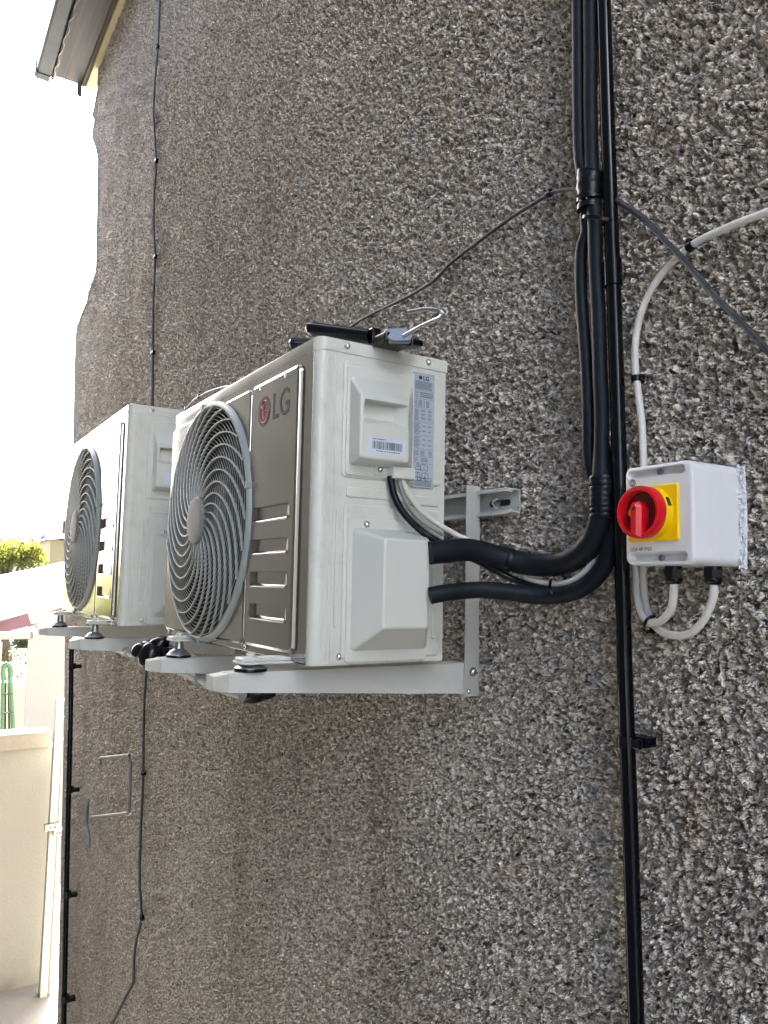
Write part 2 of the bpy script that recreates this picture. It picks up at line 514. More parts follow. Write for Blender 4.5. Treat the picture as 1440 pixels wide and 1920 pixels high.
# the roughcast house: fine grid where the camera is near, coarser away from it
WY = .378
def corner_x():
    prof = [(190, 20), (183, 172), (180, 210), (170, 230), (172, 256), (180, 278), (184, 298), (182, 420), (180, 520), (174, 545), (160, 562), (147, 580), (143, 613), (140, 700),
            (138, 830), (130, 1000), (123, 1180), (122, 1300), (116, 1600), (109, 1910)]
    pts = sorted([(PY(a, b, WY).z, PY(a, b, WY).x) for a, b in prof])
    z0, x0 = np.array([p[0] for p in pts]), np.array([p[1] for p in pts])
    z = np.arange(GZ - .2, 3.8, .02); x = np.interp(z, z0, x0)
    k = np.exp(-np.linspace(-2, 2, 9) ** 2); k /= k.sum()
    x = np.convolve(np.pad(x, 4, mode='edge'), k, 'valid')
    return z, x
CZ, CX = corner_x()
ZTOP = 3.47
def build_house():
    root = thing('house', 'brown pebbledashed house wall that carries both air conditioning units', 'house', (-.5, 4, GZ))
    s = 2.15
    xs = [-5.7]
    def depth(x): return max(.62, (x - CAM[0]) * FWD[0] + (WY - CAM[1]) * FWD[1])
    while xs[-1] < .75: xs.append(xs[-1] + s * depth(xs[-1]) ** 2 / (.89 * FOC))
    while xs[-1] < 3: xs.append(xs[-1] + .05)
    xs = np.array(xs)
    dep = np.array([depth(x) for x in xs])
    ts = np.concatenate([np.linspace(-.64, .84, int(1.48 / (s / FOC)))])
    Z = CAM[2] + ts[None, :] * dep[:, None]
    Z = np.clip(Z, GZ, ZTOP)
    nb = 14
    lo = np.stack([GZ + (Z[:, 0] - GZ) * k / nb for k in range(nb)], 1)
    hi = np.stack([Z[:, -1] + (ZTOP - Z[:, -1]) * (k + 1) / nb for k in range(nb)], 1)
    Z = np.concatenate([lo, Z, hi], 1)
    X = np.repeat(xs[:, None], Z.shape[1], 1)
    xc = np.interp(Z, CZ, CX)
    X = np.maximum(X, xc)
    n, mrows = X.shape
    # rounded corner: the first columns turn back
    co = np.stack([X, np.full_like(X, WY), Z], -1)
    idx = np.arange(n * mrows).reshape(n, mrows)
    q = np.stack([idx[:-1, :-1], idx[1:, :-1], idx[1:, 1:], idx[:-1, 1:]], -1).reshape(-1, 4)
    zz = co[:, :, 2].reshape(-1)
    xx = co[:, :, 0].reshape(-1)
    # drop what the corner line and the eaves line cut away
    ok = (np.abs(zz[q[:, 0]] - zz[q[:, 3]]) > 1e-6) | (np.abs(zz[q[:, 1]] - zz[q[:, 2]]) > 1e-6)
    cxx = xc.reshape(-1)
    ok &= ~np.all(xx[q] <= cxx[q] + 1e-7, axis=1)
    q = q[ok]
    me = bpy.data.meshes.new('wall')
    me.vertices.add(n * mrows)
    me.vertices.foreach_set('co', (co.reshape(-1, 3) - np.array([-.5, 4, GZ])).reshape(-1))
    me.loops.add(q.size); me.loops.foreach_set('vertex_index', q.reshape(-1))
    me.polygons.add(len(q)); me.polygons.foreach_set('loop_start', np.arange(0, q.size, 4))
    me.polygons.foreach_set('loop_total', np.full(len(q), 4))
    me.polygons.foreach_set('use_smooth', np.ones(len(q), bool))
    me.update(); me.validate()
    me.materials.append(M['roughcast'])
    o = bpy.data.objects.new('wall', me); COL.objects.link(o); o.parent = root
    # the rest of the wall to the right and the far walls
    mb = MB()
    mb.box((2.99, WY + .006, GZ), (7, WY + .30, ZTOP)); mb.box((6.7, WY + .31, GZ), (7, 9, ZTOP)); mb.box((-4.2, 8.7, GZ), (6.69, 9, ZTOP))
    mb.build('side_wall', 'mortar', root, smooth=0)
    mb = MB()
    zs_ = [GZ] + [z for z in CZ if GZ < z < ZTOP] + [ZTOP]
    mb.loops([[(float(np.interp(z, CZ, CX)) if y < WY else max(float(np.interp(z, CZ, CX)), -3.66 - .22 * max(0, z - 2)) + .10, y, z) for y in (WY - .004, WY + .03, 4.0, 8.99)] for z in zs_], False, False, close=False)
    mb.build('return_wall', 'mortar', root, smooth=0, recalc=False)
    # pitched roof
    mb = MB()
    i = mb.verts([(-4.45, .10, 3.56), (7.1, .10, 3.56), (7.1, 4.6, 6.0), (-4.45, 4.6, 6.0), (-4.45, 9.3, 3.56), (7.1, 9.3, 3.56)])
    mb.face((i, i + 1, i + 2, i + 3)); mb.face((i + 3, i + 2, i + 5, i + 4)); mb.face((i, i + 3, i + 4)); mb.face((i + 1, i + 5, i + 2)); mb.face((i, i + 4, i + 5, i + 1))
    mb.build('roof', 'slate', root, smooth=0)
    # eaves seen from below
    xe = -4.37
    mb = MB(); mb.box((xe, .155, 3.475), (6.9, .325, 3.50), .003); mb.build('soffit_board', 'wood', root)
    mb = MB(); mb.box((xe + .01, .325, 3.50), (6.9, WY + .005, 3.53)); mb.build('soffit_gap', 'dark', root, smooth=0)
    mb = MB(); mb.box((xe + .02, .322, 3.455), (6.9, .345, 3.497), .003); mb.build('bearer', 'bark', root)
    mb = MB(); mb.box((xe + .03, .3455, 3.44), (6.9, WY + .03, 3.4985), .004); mb.build('trim', 'timbertrim', root)  # cream colour stands in for bright sunlight on the wall top
    mb = MB(); mb.box((xe, .135, 3.44), (6.9, .153, 3.56), .003); mb.build('fascia_board', 'wood', root)
    # square gutter with stop end and joint seal
    mb = MB()
    sec = [(.130, 3.52), (.130, 3.445), (.118, 3.432), (.050, 3.432), (.036, 3.445), (.034, 3.53), (.040, 3.53), (.042, 3.447), (.053, 3.438), (.116, 3.438), (.124, 3.447), (.124, 3.52)]
    mb.loops([[(x, a, b) for a, b in sec] for x in (xe + .02, 6.9)])
    gt = mb.build('gutter', 'gutter', root)
    mb = MB()
    for x0, x1, gx in ((xe - .012, xe + .055, 0), (-3.2, -3.12, 0)):
        sec2 = [(.133, 3.535), (.133, 3.442), (.120, 3.427), (.048, 3.427), (.031, 3.442), (.030, 3.535)]
        mb = MB(); mb.loops([[(x, a, b) for a, b in sec2] for x in (x0, x1)])
        mb.build('gutter_end' if gx == 0 and x0 < -4 else 'gutter_joint', 'gutter', root)
    mb = MB()
    ps = []
    for k in range(40):
        x = xe + .03 + k * .045
        ps.append((x, .142 + .006 * math.sin(k * 1.7) + .004 * random.uniform(-1, 1), 3.428 + .004 * math.sin(k * 2.3)))
    mb.tube(smooth_path(ps, .02), .0035, 6); mb.build('seal_strip', 'greypvc', root)
    mb = MB(); mb.box((xe - .004, .300, 3.392), (xe + .010, .330, 3.48), .002); mb.build('board_end', 'gutter', root)
    mb = MB(); mb.tube(smooth_path([(xe - .01, .05, 3.44), (xe - .03, .03, 3.46), (xe - .03, .015, 3.50)]), .003, 6); mb.build('gutter_hook', 'gutter', root)
    return root
build_house()

# ------------------------------------------------------------------ air conditioning unit
def fin_grille(root, cx, cz, R, narm=26, nring=24):
    T = lambda u, v, d: (cx + u, -d, cz + v)
    dome = lambda r: .0165 + .012 * (1 - (r / R) ** 2)
    mb = MB()
    mb.lathe([(R + .005, .0), (R + .005, .0060), (R + .0038, .0120), (R + .0005, .0160), (R - .0035, .0165), (R - .0060, .0140), (R - .0062, .003)], T, 96, closed=True)
    # close the back
    g = mb.build('grille_rim', 'grille', root)
    mb = MB()
    hub = .046 * R / .228
    r0 = hub * 1.02
    for k in range(nring):
        r = r0 + (R - .006 - r0) * (k + .6) / nring
        d = dome(r) - .0036
        w, t = .00055, .0011
        seg = 84
        Ls = [[T(rr * math.cos(2 * PI * j / seg), rr * math.sin(2 * PI * j / seg), dd) for j in range(seg)] for rr, dd in ((r - w, d - t), (r - w, d), (r + w, d), (r + w, d - t), (r - w, d - t))]
        mb.loops(Ls, False, False)
    o = mb.build('grille_rings', 'grille', g); o['kind'] = 'stuff'
    # spiral arms: one mesh, shared and turned
    mb = MB()
    ps = []
    n = 22
    for j in range(n + 1):
        s = j / n
        r = r0 + (R - .0055 - r0) * s
        th = -math.radians(72) * s ** 1.35
        ps.append((r, th))
    sec = []
    for j, (r, th) in enumerate(ps):
        a, b = ps[max(0, j - 1)], ps[min(n, j + 1)]
        pa = Vector((a[0] * math.cos(a[1]), a[0] * math.sin(a[1]))); pb = Vector((b[0] * math.cos(b[1]), b[0] * math.sin(b[1])))
        t = (pb - pa).normalized(); nn = Vector((-t.y, t.x)) * .00125
        c = Vector((r * math.cos(th), r * math.sin(th)))
        d = dome(r)
        sec.append([(c.x + nn.x, -(d - .0034), c.y + nn.y), (c.x + nn.x * .9, -(d + .0008), c.y + nn.y * .9), (c.x - nn.x * .9, -(d + .0008), c.y - nn.y * .9), (c.x - nn.x, -(d - .0034), c.y - nn.y)])
    mb.loops(sec)
    arm = mb.build('grille_arm', 'grille', None)
    arm.parent = g; arm.location = (cx, 0, cz)
    for k in range(1, narm):
        c = arm.copy(); COL.objects.link(c); c.parent = g
        c.rotation_euler = (0, 2 * PI * k / narm, 0)
    mb = MB()
    mb.lathe([(hub, .020), (hub, .0305), (hub * .96, .0325), (hub * .85, .0332), (hub * .5, .0336), (.0005, .0337)], T, 48)
    mb.build('grille_hub', 'hub', g)
    for a in (97, 271, 12, 190):
        mb = MB()
        u, v = (R + .002) * math.cos(math.radians(a)), (R + .002) * math.sin(math.radians(a))
        x0, y0, z0 = T(u, v, .012)
        mb.box((x0 - .0035, y0 - .0058, z0 - .006), (x0 + .0035, y0 + .004, z0 + .006), .001)
        mb.build('clip', 'grille', g)

def ac_unit(root, Wd, D, H, fcx, fcz, R, logo):
    fx = lambda x: x * Wd / .7226
    fz = lambda z: z * H / .495
    fy = lambda y: y * D / .2375
    r = .014
    # casing: open shell with rounded front edges, front plate with the fan opening
    def outline(grow=0, y0=.0):
        pts = []
        for k in range(7):
            a = math.radians(-90 + 90 * k / 6); pts.append((-r + (r + grow) * math.cos(a), y0 + r + (r + grow) * math.sin(a)))
        pts += [(grow, D + grow), (-Wd - grow, D + grow)]
        for k in range(7):
            a = math.radians(180 + 90 * k / 6); pts.append((-Wd + r + (r + grow) * math.cos(a), y0 + r + (r + grow) * math.sin(a)))
        return pts
    ztop = H - fz(.020)
    mb = MB()
    ol = outline()
    # side/back shell only (front is the separate plate)
    shell = ol[1:16]
    shell = [p for p in ol]
    front = [k for k in range(len(ol))]
    a0 = mb.verts([(x, y, .0) for x, y in ol]); a1 = mb.verts([(x, y, ztop) for x, y in ol])
    n = len(ol)
    for k in range(n - 1): mb.face((a0 + k, a0 + k + 1, a1 + k + 1, a1 + k))
    i = mb.verts([(-Wd + r, .0, 0), (-r, .0, 0), (-r, .0, 0)])
    mb.face([a0 + k for k in range(n)][::-1])
    mb.build('casing', 'cream', root, smooth=50)
    # front plate with round hole
    mb = MB()
    holeR = R - .011
    u0, u1 = -Wd + .0125, -.0125
    v0, v1 = .0015, ztop
    h = circ(fcx, fcz, holeR, 96)
    mb.cur = 0
    plate(mb, Tf, u0, u1, v0, v1, .002, -.004, .0015, .001, holes=[h], back=False)
    fp = mb.build('front_panel', 'film', root)
    # raised panels
    zlo, zhi = fz(.012), fz(.462)
    # fan side: raised rounded panel with the round cut
    mb = MB()
    ul, ur = fx(-.716), fx(-.247)
    plate(mb, Tf, ul, ur, zlo, zhi, .016, .0005, .0065, .0045, holes=[circ(fcx, fcz, R - .002, 96)], back=False)
    mb.build('fan_side_panel', 'film', fp)
    # louvre side with four scoops
    mb = MB()
    ul, ur = fx(-.240), fx(-.048)
    pk = []; lips = []
    for zc in (.222, .168, .114, .061):
        a, b = fx(-.219), fx(-.072)
        zb, zt = fz(zc), fz(zc + .0235)
        lp = [(b, zt), (a, zt), (a, zb), (b, zb)]
        inner = [(b - .004, zt - .001, -.010), (a + .012, zt - .001, -.002), (a + .012, zb + .0075, -.002), (b - .004, zb + .0075, -.010)]
        pk.append((lp, inner, 0))
        lips.append(((a + .006, -.0088, zb - .0012), (b - .002, -.0088, zb - .0012), (b + .0014, -.0086, zb + .003), (b + .0014, -.0085, zt - .004)))
    plate(mb, Tf, ul, ur, zlo, zhi, .012, .0005, .0085, .0065, pockets=pk, back=False)
    mb.build('louvre_panel', 'film', fp, smooth=30)
    for l_ in lips:
        mb = MB(); mb.tube(l_, [.0012, .0024, .0024, .0010], 8); mb.build('louvre_lip', 'film', fp)
    for uu in (-.245, -.690, -.30, -.55, -.06) if not logo else (-.2435, -.690):
        screw_head(Tf, fx(uu), fz(.0085), .002, .0042, fp, 'screw')
    if logo:
        T = lambda u, v, d: (u, -.0086 - d, v)
        cu, cv, lr = -.1815, .408, .0262
        mb = MB(); mb.loops([[T(cu + a, cv + b, d) for a, b in circ(0, 0, lr, 40)] for d in (0, .0003)], False, True)
        lg = mb.build('logo_disc', 'logored', fp)
        mb = MB()
        arc = [(cu + lr * .72 * math.cos(math.radians(a)), cv + lr * .72 * math.sin(math.radians(a))) for a in range(60, 362, 8)] + [(cu + lr * .2, cv)]
        mb.tube([T(a, b, .0004) for a, b in arc], .0007, 5)
        mb.tube([T(cu - .003, cv + .013, .0004), T(cu - .003, cv - .011, .0004), T(cu + .006, cv - .011, .0004)], .0008, 5)
        mb.lathe([(.0027, .0002), (.0027, .0007), (.0001, .0008)], lambda a, b, c: T(cu - .010 + a, cv + .009 + b, c), 12)
        mb.build('logo_face', 'logoline', lg)
        text_mesh('LG', .062, lambda u, v, d: T(-.1475 + u, .388 + v, d), 'logo_letters', 'logogrey', fp, .0003, .0006, sx=.92)
        for cu, cv in ((-.2015, .452), (-.098, .452)):
            mb = MB(); mb.box((cu - .0018, -.0098, cv - .004), (cu + .0018, -.0082, cv + .004), .0005); mb.build('panel_mark', 'labelwhite', fp)
    # lid
    mb = MB()
    og = [outline(.0018, 0), outline(.0018, 0), outline(.0012, 0), outline(-.002, 0), outline(-.004, 0)]
    zs = [ztop - .001, H - .004, H - .0015, H, H]
    nn = len(og[0])
    st = [mb.verts([(x, y, z) for x, y in o_]) for o_, z in zip(og, zs)]
    for a, b in zip(st, st[1:]):
        for k in range(nn):
            mb.cur = 1 if k == nn - 1 else 0
            mb.face((a + k, a + (k + 1) % nn, b + (k + 1) % nn, b + k))
    mb.cur = 0
    mb.face([st[-1] + k for k in range(nn)]); mb.face([st[0] + k for k in range(nn)][::-1])
    # pressed rib on the top
    mb.box((-Wd + .05, .05, H - .001), (-.05, D - .05, H + .003), .0015)
    lid = mb.build('lid', ['cream', 'film'], root, smooth=30)
    for y in (.048, .201): screw_head(Ts, fy(y), fz(.485), .002, .0042, lid)
    # fan chamber, coil and fan
    mb = MB()
    mb.lathe([(holeR, .002), (holeR - .002, -.02), (holeR - .002, -.075)], lambda u, v, d: (fcx + u, -d, fcz + v), 64, closed=True)
    T = lambda u, v, d: (fcx + u, -d, fcz + v)
    k0 = mb.verts([T((holeR) * math.cos(2 * PI * k / 64), (holeR) * math.sin(2 * PI * k / 64), -.075) for k in range(64)])
    mb.face([k0 + k for k in range(64)])
    mb.build('fan_chamber', 'dark', root, recalc=False)
    mb = MB()
    mb.lathe([(.001, -.018), (.04, -.02), (.046, -.03), (.046, -.07)], T, 32)
    fan = mb.build('fan', 'blade', root)
    for b in range(3):
        mb = MB()
        a0 = b * 2 * PI / 3 + .5
        grid = []
        for ir in range(8):
            rr = .042 + (holeR - .012 - .042) * ir / 7
            row = []
            sweep = -.35 * (ir / 7) ** 1.4
            for it in range(9):
                th = a0 + sweep + (it / 8 - .5) * (1.35 - .25 * ir / 7)
                row.append(T(rr * math.cos(th), rr * math.sin(th), -.045 + .024 * (it / 8 - .5) * 2 - .008 * math.sin(PI * it / 8)))
            grid.append(row)
        mb.loops([g_ + [(x, y + .0025, z) for x, y, z in g_[::-1]] for g_ in grid])
        mb.build('fan_blade', 'blade', fan)
    fin_grille(root, fcx, fcz, R)
    # ---- service side
    mb = MB()
    plate(mb, Ts, .031, D - .002, .002, ztop - .002, .002, -.002, .0012, .0006)
    sp = mb.build('side_panel', 'cream', root)
    mb = MB()
    plate(mb, Ts, .0165, .0205, fz(.02), fz(.462), .0019, -.001, .0011, .0009); mb.build('pressed_rib', 'cream', sp)
    mb = MB(); plate(mb, Ts, .0255, .0275, fz(.006), fz(.470), .0009, -.001, .0008, .0006); mb.build('pressed_rib', 'cream', sp)
    def frame(y0, y1, z0, z1, rr=.008, d=.0026, b=.0022, nm='pressed_panel'):
        m_ = MB(); plate(m_, Ts, fy(y0), fy(y1), fz(z0), fz(z1), rr, .0008, d, b); return m_.build(nm, 'cream', sp)
    frame(.0425, .2295, .2815, .4625, .008, .0042, .0030)
    frame(.052, .166, .2515, .2675, .0045, .0042, .0028)
    frame(.166, .226, .2475, .2635, .0045, .0042, .0028)
    frame(.0485, .2295, .008, .2415, .008, .0042, .0030)
    frame(.0355, .0425, .055, .232, .0035, .0042, .0030)
    frame(.2115, .2215, .035, .150, .0045, .0065, .0028)
    # cable cover
    mb = MB()
    plate(mb, Ts, fy(.0475), fy(.168), fz(.285), fz(.4545), .005, .002, .0070, .0014)
    cc = mb.build('cable_cover', 'cream_cover', root)
    mb = MB()
    yb0, yb1, zb0, zb1 = fy(.0525), fy(.1700), fz(.300), fz(.4405)
    yf0, yf1, zf0, zf1 = fy(.0545), fy(.1440), fz(.3075), fz(.4085)
    dF = .036
    L0 = rrect(yb0, yb1, zb0, zb1, .006)
    L1 = rrect(yf0, yf1, zf0, zf1, .005)
    L1b = rrect(yf0 + .0012, yf1 - .0012, zf0 + .0012, zf1 - .0012, .0042)
    L1c = rrect(yf0 + .0035, yf1 - .0035, zf0 + .0035, zf1 - .0035, .003)
    Lm = [(a[0] * .1 + b[0] * .9, a[1] * .1 + b[1] * .9) for a, b in zip(L0, L1)]
    mb.loops([[Ts(u, v, d) for u, v in l] for l, d in ((L0, .0045), (L1, dF - .0035), (L1b, dF - .001), (L1c, dF))], True, False)
    hy0, hy1, hz0, hz1 = yf0 + .0068, yf1 - .003, fz(.3615), fz(.3985)
    hole = rrect(hy0, hy1, hz0, hz1, .0025)
    polys = [[Vector((u, v, 0)) for u, v in L1c], [Vector((u, v, 0)) for u, v in hole]]
    tr = geometry.tessellate_polygon(polys)
    fl = [p for l in polys for p in l]
    i = mb.verts([Ts(p.x, p.y, dF) for p in fl])
    for t in tr: mb.face([i + k for k in t])
    inn = rrect(hy0 + .001, hy1 - .016, hz0 + .012, hz1 - .001, .001)
    inn0 = rrect(hy0 + .0012, hy1 - .0012, hz0 + .0012, hz1 - .0012, .0018)
    mb.loops([[Ts(u, v, d) for u, v in l] for l, d in ((hole, dF), (inn0, dF - .002), (inn, dF - .020))], False, True)
    mb.build('cover_hood', 'cream_cover', cc, smooth=32)
    mb = MB()
    plate(mb, Ts, fy(.124), fy(.165), fz(.2845), fz(.304), .001, .003, .023, .003); mb.build('cable_outlet', 'cream_cover', cc)
    mb = MB(); plate(mb, Ts, fy(.0985), fy(.1165), fz(.2885), fz(.3075), .002, .004, .0090, .001); mb.build('screw_tab', 'cream_cover', cc)
    screw_head(Ts, fy(.1075), fz(.2985), .0088, .0040, cc)
    # barcode label on the hood
    bu0, bu1, bv0, bv1 = fy(.0715), fy(.1365), fz(.3175), fz(.3420)
    dL = dF + .0003
    mb = MB(); plate(mb, Ts, bu0, bu1, bv0, bv1, .0004, dF - .0005, dL, .0001)
    bl = mb.build('barcode_label', 'labelwhite', cc)
    if logo:
        mb = MB(); rnd = random.Random(3); u = bu0 + .005
        while u < bu1 - .006:
            w = rnd.choice((.0004, .0004, .0008, .0013)); mb.box((dL + .0001, u, bv0 + .0065), (dL + .00025, u + w, bv1 - .006)); u += w + rnd.choice((.0005, .0008, .0013))
        for v, a, b in ((bv0 + .0028, bu0 + .012, bu1 - .012), (bv1 - .0036, bu0 + .005, bu0 + .03)):
            u = a
            while u < b:
                w = rnd.uniform(.001, .0018); mb.box((dL + .0001, u, v), (dL + .00025, u + w, v + .0014)); u += w + rnd.choice((.0005, .0005, .0016))
        mb.build('barcode', 'print', bl, smooth=0)
    # rating label
    lu0, lu1, lv0, lv1 = fy(.1718), fy(.2120), fz(.2765), fz(.4650)
    mb = MB(); plate(mb, Ts, lu0, lu1, lv0, lv1, .0004, .0012, .0045, .0002)
    rl = mb.build('rating_label', 'labelblue', root)
    if logo:
        dd = .0046
        mb = MB(); rnd = random.Random(5)
        def line(v, a, b, hgt=.0010):
            u = lu0 + a
            while u < lu0 + b:
                w = min(rnd.uniform(.0008, .0022), lu0 + b - u); mb.box((dd, u, v), (dd + .00012, u + w, v + hgt)); u += w + .0005
        wl = lu1 - lu0
        def rule(v): mb.box((dd, lu0 + .0008, v), (dd + .00012, lu1 - .0008, v + .0003))
        v = lv1 - .0155
        LS = 1.17
        for k in range(7): line(v, .002, wl - .003 - rnd.random() * .004, .0009); v -= .0017 * LS
        rule(v - .0004); v -= .004 * LS
        for k in range(3): line(v, .0015, .008, .0009); line(v, .0115, wl - .003, .0015); v -= .0028 * LS
        rule(v)
        v -= .003 * LS
        for k in range(5): line(v, .0015, .006, .0008); line(v, .009, .016, .0010); line(v, .019, .021, .0010); line(v, .024, .030, .001); v -= .0019 * LS
        rule(v); v -= .003 * LS
        for k in range(9): line(v, .0015, .009, .0008); (k % 3 != 2) and (line(v, .014, .022, .0009), line(v, .028, .034, .0009)); v -= .0018 * LS
        rule(v); v -= .003 * LS
        for sct in range(2):
            for k in range(9):
                line(v, .0015, .010 if k % 3 else .014, .0008)
                if k in (2, 6): line(v, .018, .023, .0013); line(v, .029, .034, .0013)
                v -= .0018 * LS
            rule(v); v -= .003 * LS
        for k in range(4): line(v, .0015, .010, .0008); line(v, .014, .022, .0009); line(v, .030, .036, .0009); v -= .0018 * LS
        rule(v); v -= .0028 * LS
        for k in range(3): line(v, .0015, .008, .0008); line(v, .016, .028, .0011); v -= .0022 * LS
        rule(v)
        # lines of fine print at the foot
        vb = lv0 + .0025
        for k in range(5): line(vb, .0015, wl - .002 - rnd.random() * .006, .0009); vb += .0019
        # warning triangle, book symbols
        tcu, tcv = lu0 + .0095, lv0 + .0335
        tri = [(tcu - .0062, tcv - .0045), (tcu + .0062, tcv - .0045), (tcu, tcv + .0062), (tcu - .0062, tcv - .0045)]
        for p_, q_ in zip(tri, tri[1:]): mb.tube([Ts(*p_, dd), Ts(*q_, dd)], .0004, 4)
        mb.box((dd, tcu - .0006, tcv - .0005), (dd + .0002, tcu + .0006, tcv + .003)); mb.box((dd, tcu - .0006, tcv - .0030), (dd + .0002, tcu + .0006, tcv - .0018))
        for bu, bv, sz in ((lu0 + .0215, lv0 + .033, .0068), (lu0 + .0085, lv0 + .0205, .0052), (lu0 + .0235, lv0 + .0200, .0060)):
            for ssg in (-1, 1):
                pp = [(bu, bv - sz * .6), (bu + ssg * sz, bv - sz * .8), (bu + ssg * sz, bv + sz * .6), (bu, bv + sz * .8), (bu, bv - sz * .6)]
                for p_, q_ in zip(pp, pp[1:]): mb.tube([Ts(*p_, dd), Ts(*q_, dd)], .00035, 4)
        cu, cv = lu0 + .0325, lv0 + .0138
        cc2 = circ(cu, cv, .003, 20); cc2.append(cc2[0])
        for p_, q_ in zip(cc2, cc2[1:]): mb.tube([Ts(*p_, dd), Ts(*q_, dd)], .0003, 4)
        mb.lathe([(.0034, 0), (.0034, .0002), (.0001, .0003)], lambda a, b, c: Ts(lu0 + .012 + a, lv1 - .0085 + b, dd + c), 16)
        mb.build('label_print', 'print', rl, smooth=0)
        text_mesh('LG', .0098, lambda u, v, d: Ts(lu0 + .0172 + u, lv1 - .0120 + v, dd + d), 'label_lettering', 'print', rl, .0001, .0002)
        text_mesh('CE', .0085, lambda u, v, d: Ts(lu0 + .0075 + u, lv0 + .0110 + v, dd + d), 'label_lettering', 'print', rl, .0001, .0001)
        text_mesh('UK', .0042, lambda u, v, d: Ts(lu0 + .0195 + u, lv0 + .0142 + v, dd + d), 'label_lettering', 'print', rl, .0001, .0001)
        text_mesh('CA', .0042, lambda u, v, d: Ts(lu0 + .0215 + u, lv0 + .0108 + v, dd + d), 'label_lettering', 'print', rl, .0001, .0001)
    # valve cover
    mb = MB()
    plate(mb, Ts, fy(.0545), fy(.2010), fz(.0035), fz(.2200), .005, .0018, .0070, .0014)
    vc = mb.build('valve_cover', 'cream_cover', root)
    mb = MB()
    A = rrect(fy(.0615), fy(.2030), fz(.0190), fz(.2060), .007)
    B = rrect(fy(.0850), fy(.1690), fz(.0545), fz(.1895), .005)
    Bb = rrect(fy(.0850) + .0015, fy(.1690) - .0015, fz(.0545) + .0015, fz(.1895) - .0015, .004)
    Bc = rrect(fy(.0850) + .0045, fy(.1690) - .0045, fz(.0545) + .0045, fz(.1895) - .0045, .0025)
    dV = .060
    A1 = [(a[0] * .5 + b[0] * .5, a[1] * .5 + b[1] * .5) for a, b in zip(A, B)]
    mb.loops([[Ts(u, v, d) for u, v in l] for l, d in ((A, .0045), (B, dV - .004), (Bb, dV - .0012), (Bc, dV))])
    mb.build('cover_hood', 'cream_cover', vc, smooth=32)
    screw_head(Ts, fy(.0865), fz(.2115), .0068, .0042, vc)
    screw_head(Ts, fy(.0470), fz(.0125), .0012, .0042, root)
    # feet of the base pan, folded strip standing out in front
    for ux in ():
        pass
    return root

G1 = 'white outdoor air conditioning units on brackets'
unit1 = thing('air_conditioner', 'front outdoor unit with round red logo and a tool lying on its lid', 'air conditioner', (0, 0, 0), G1, local=True)
ac_unit(unit1, .7226, .2375, .495, -.4560, .2380, .2310, True)
unit2 = thing('air_conditioner', 'further outdoor unit in shade, taller, half hidden behind the front one', 'air conditioner', (-1.026, -.031, 0), G1, local=True)
ac_unit(unit2, .798, .288, .5792, -.512, .278, .252, False)

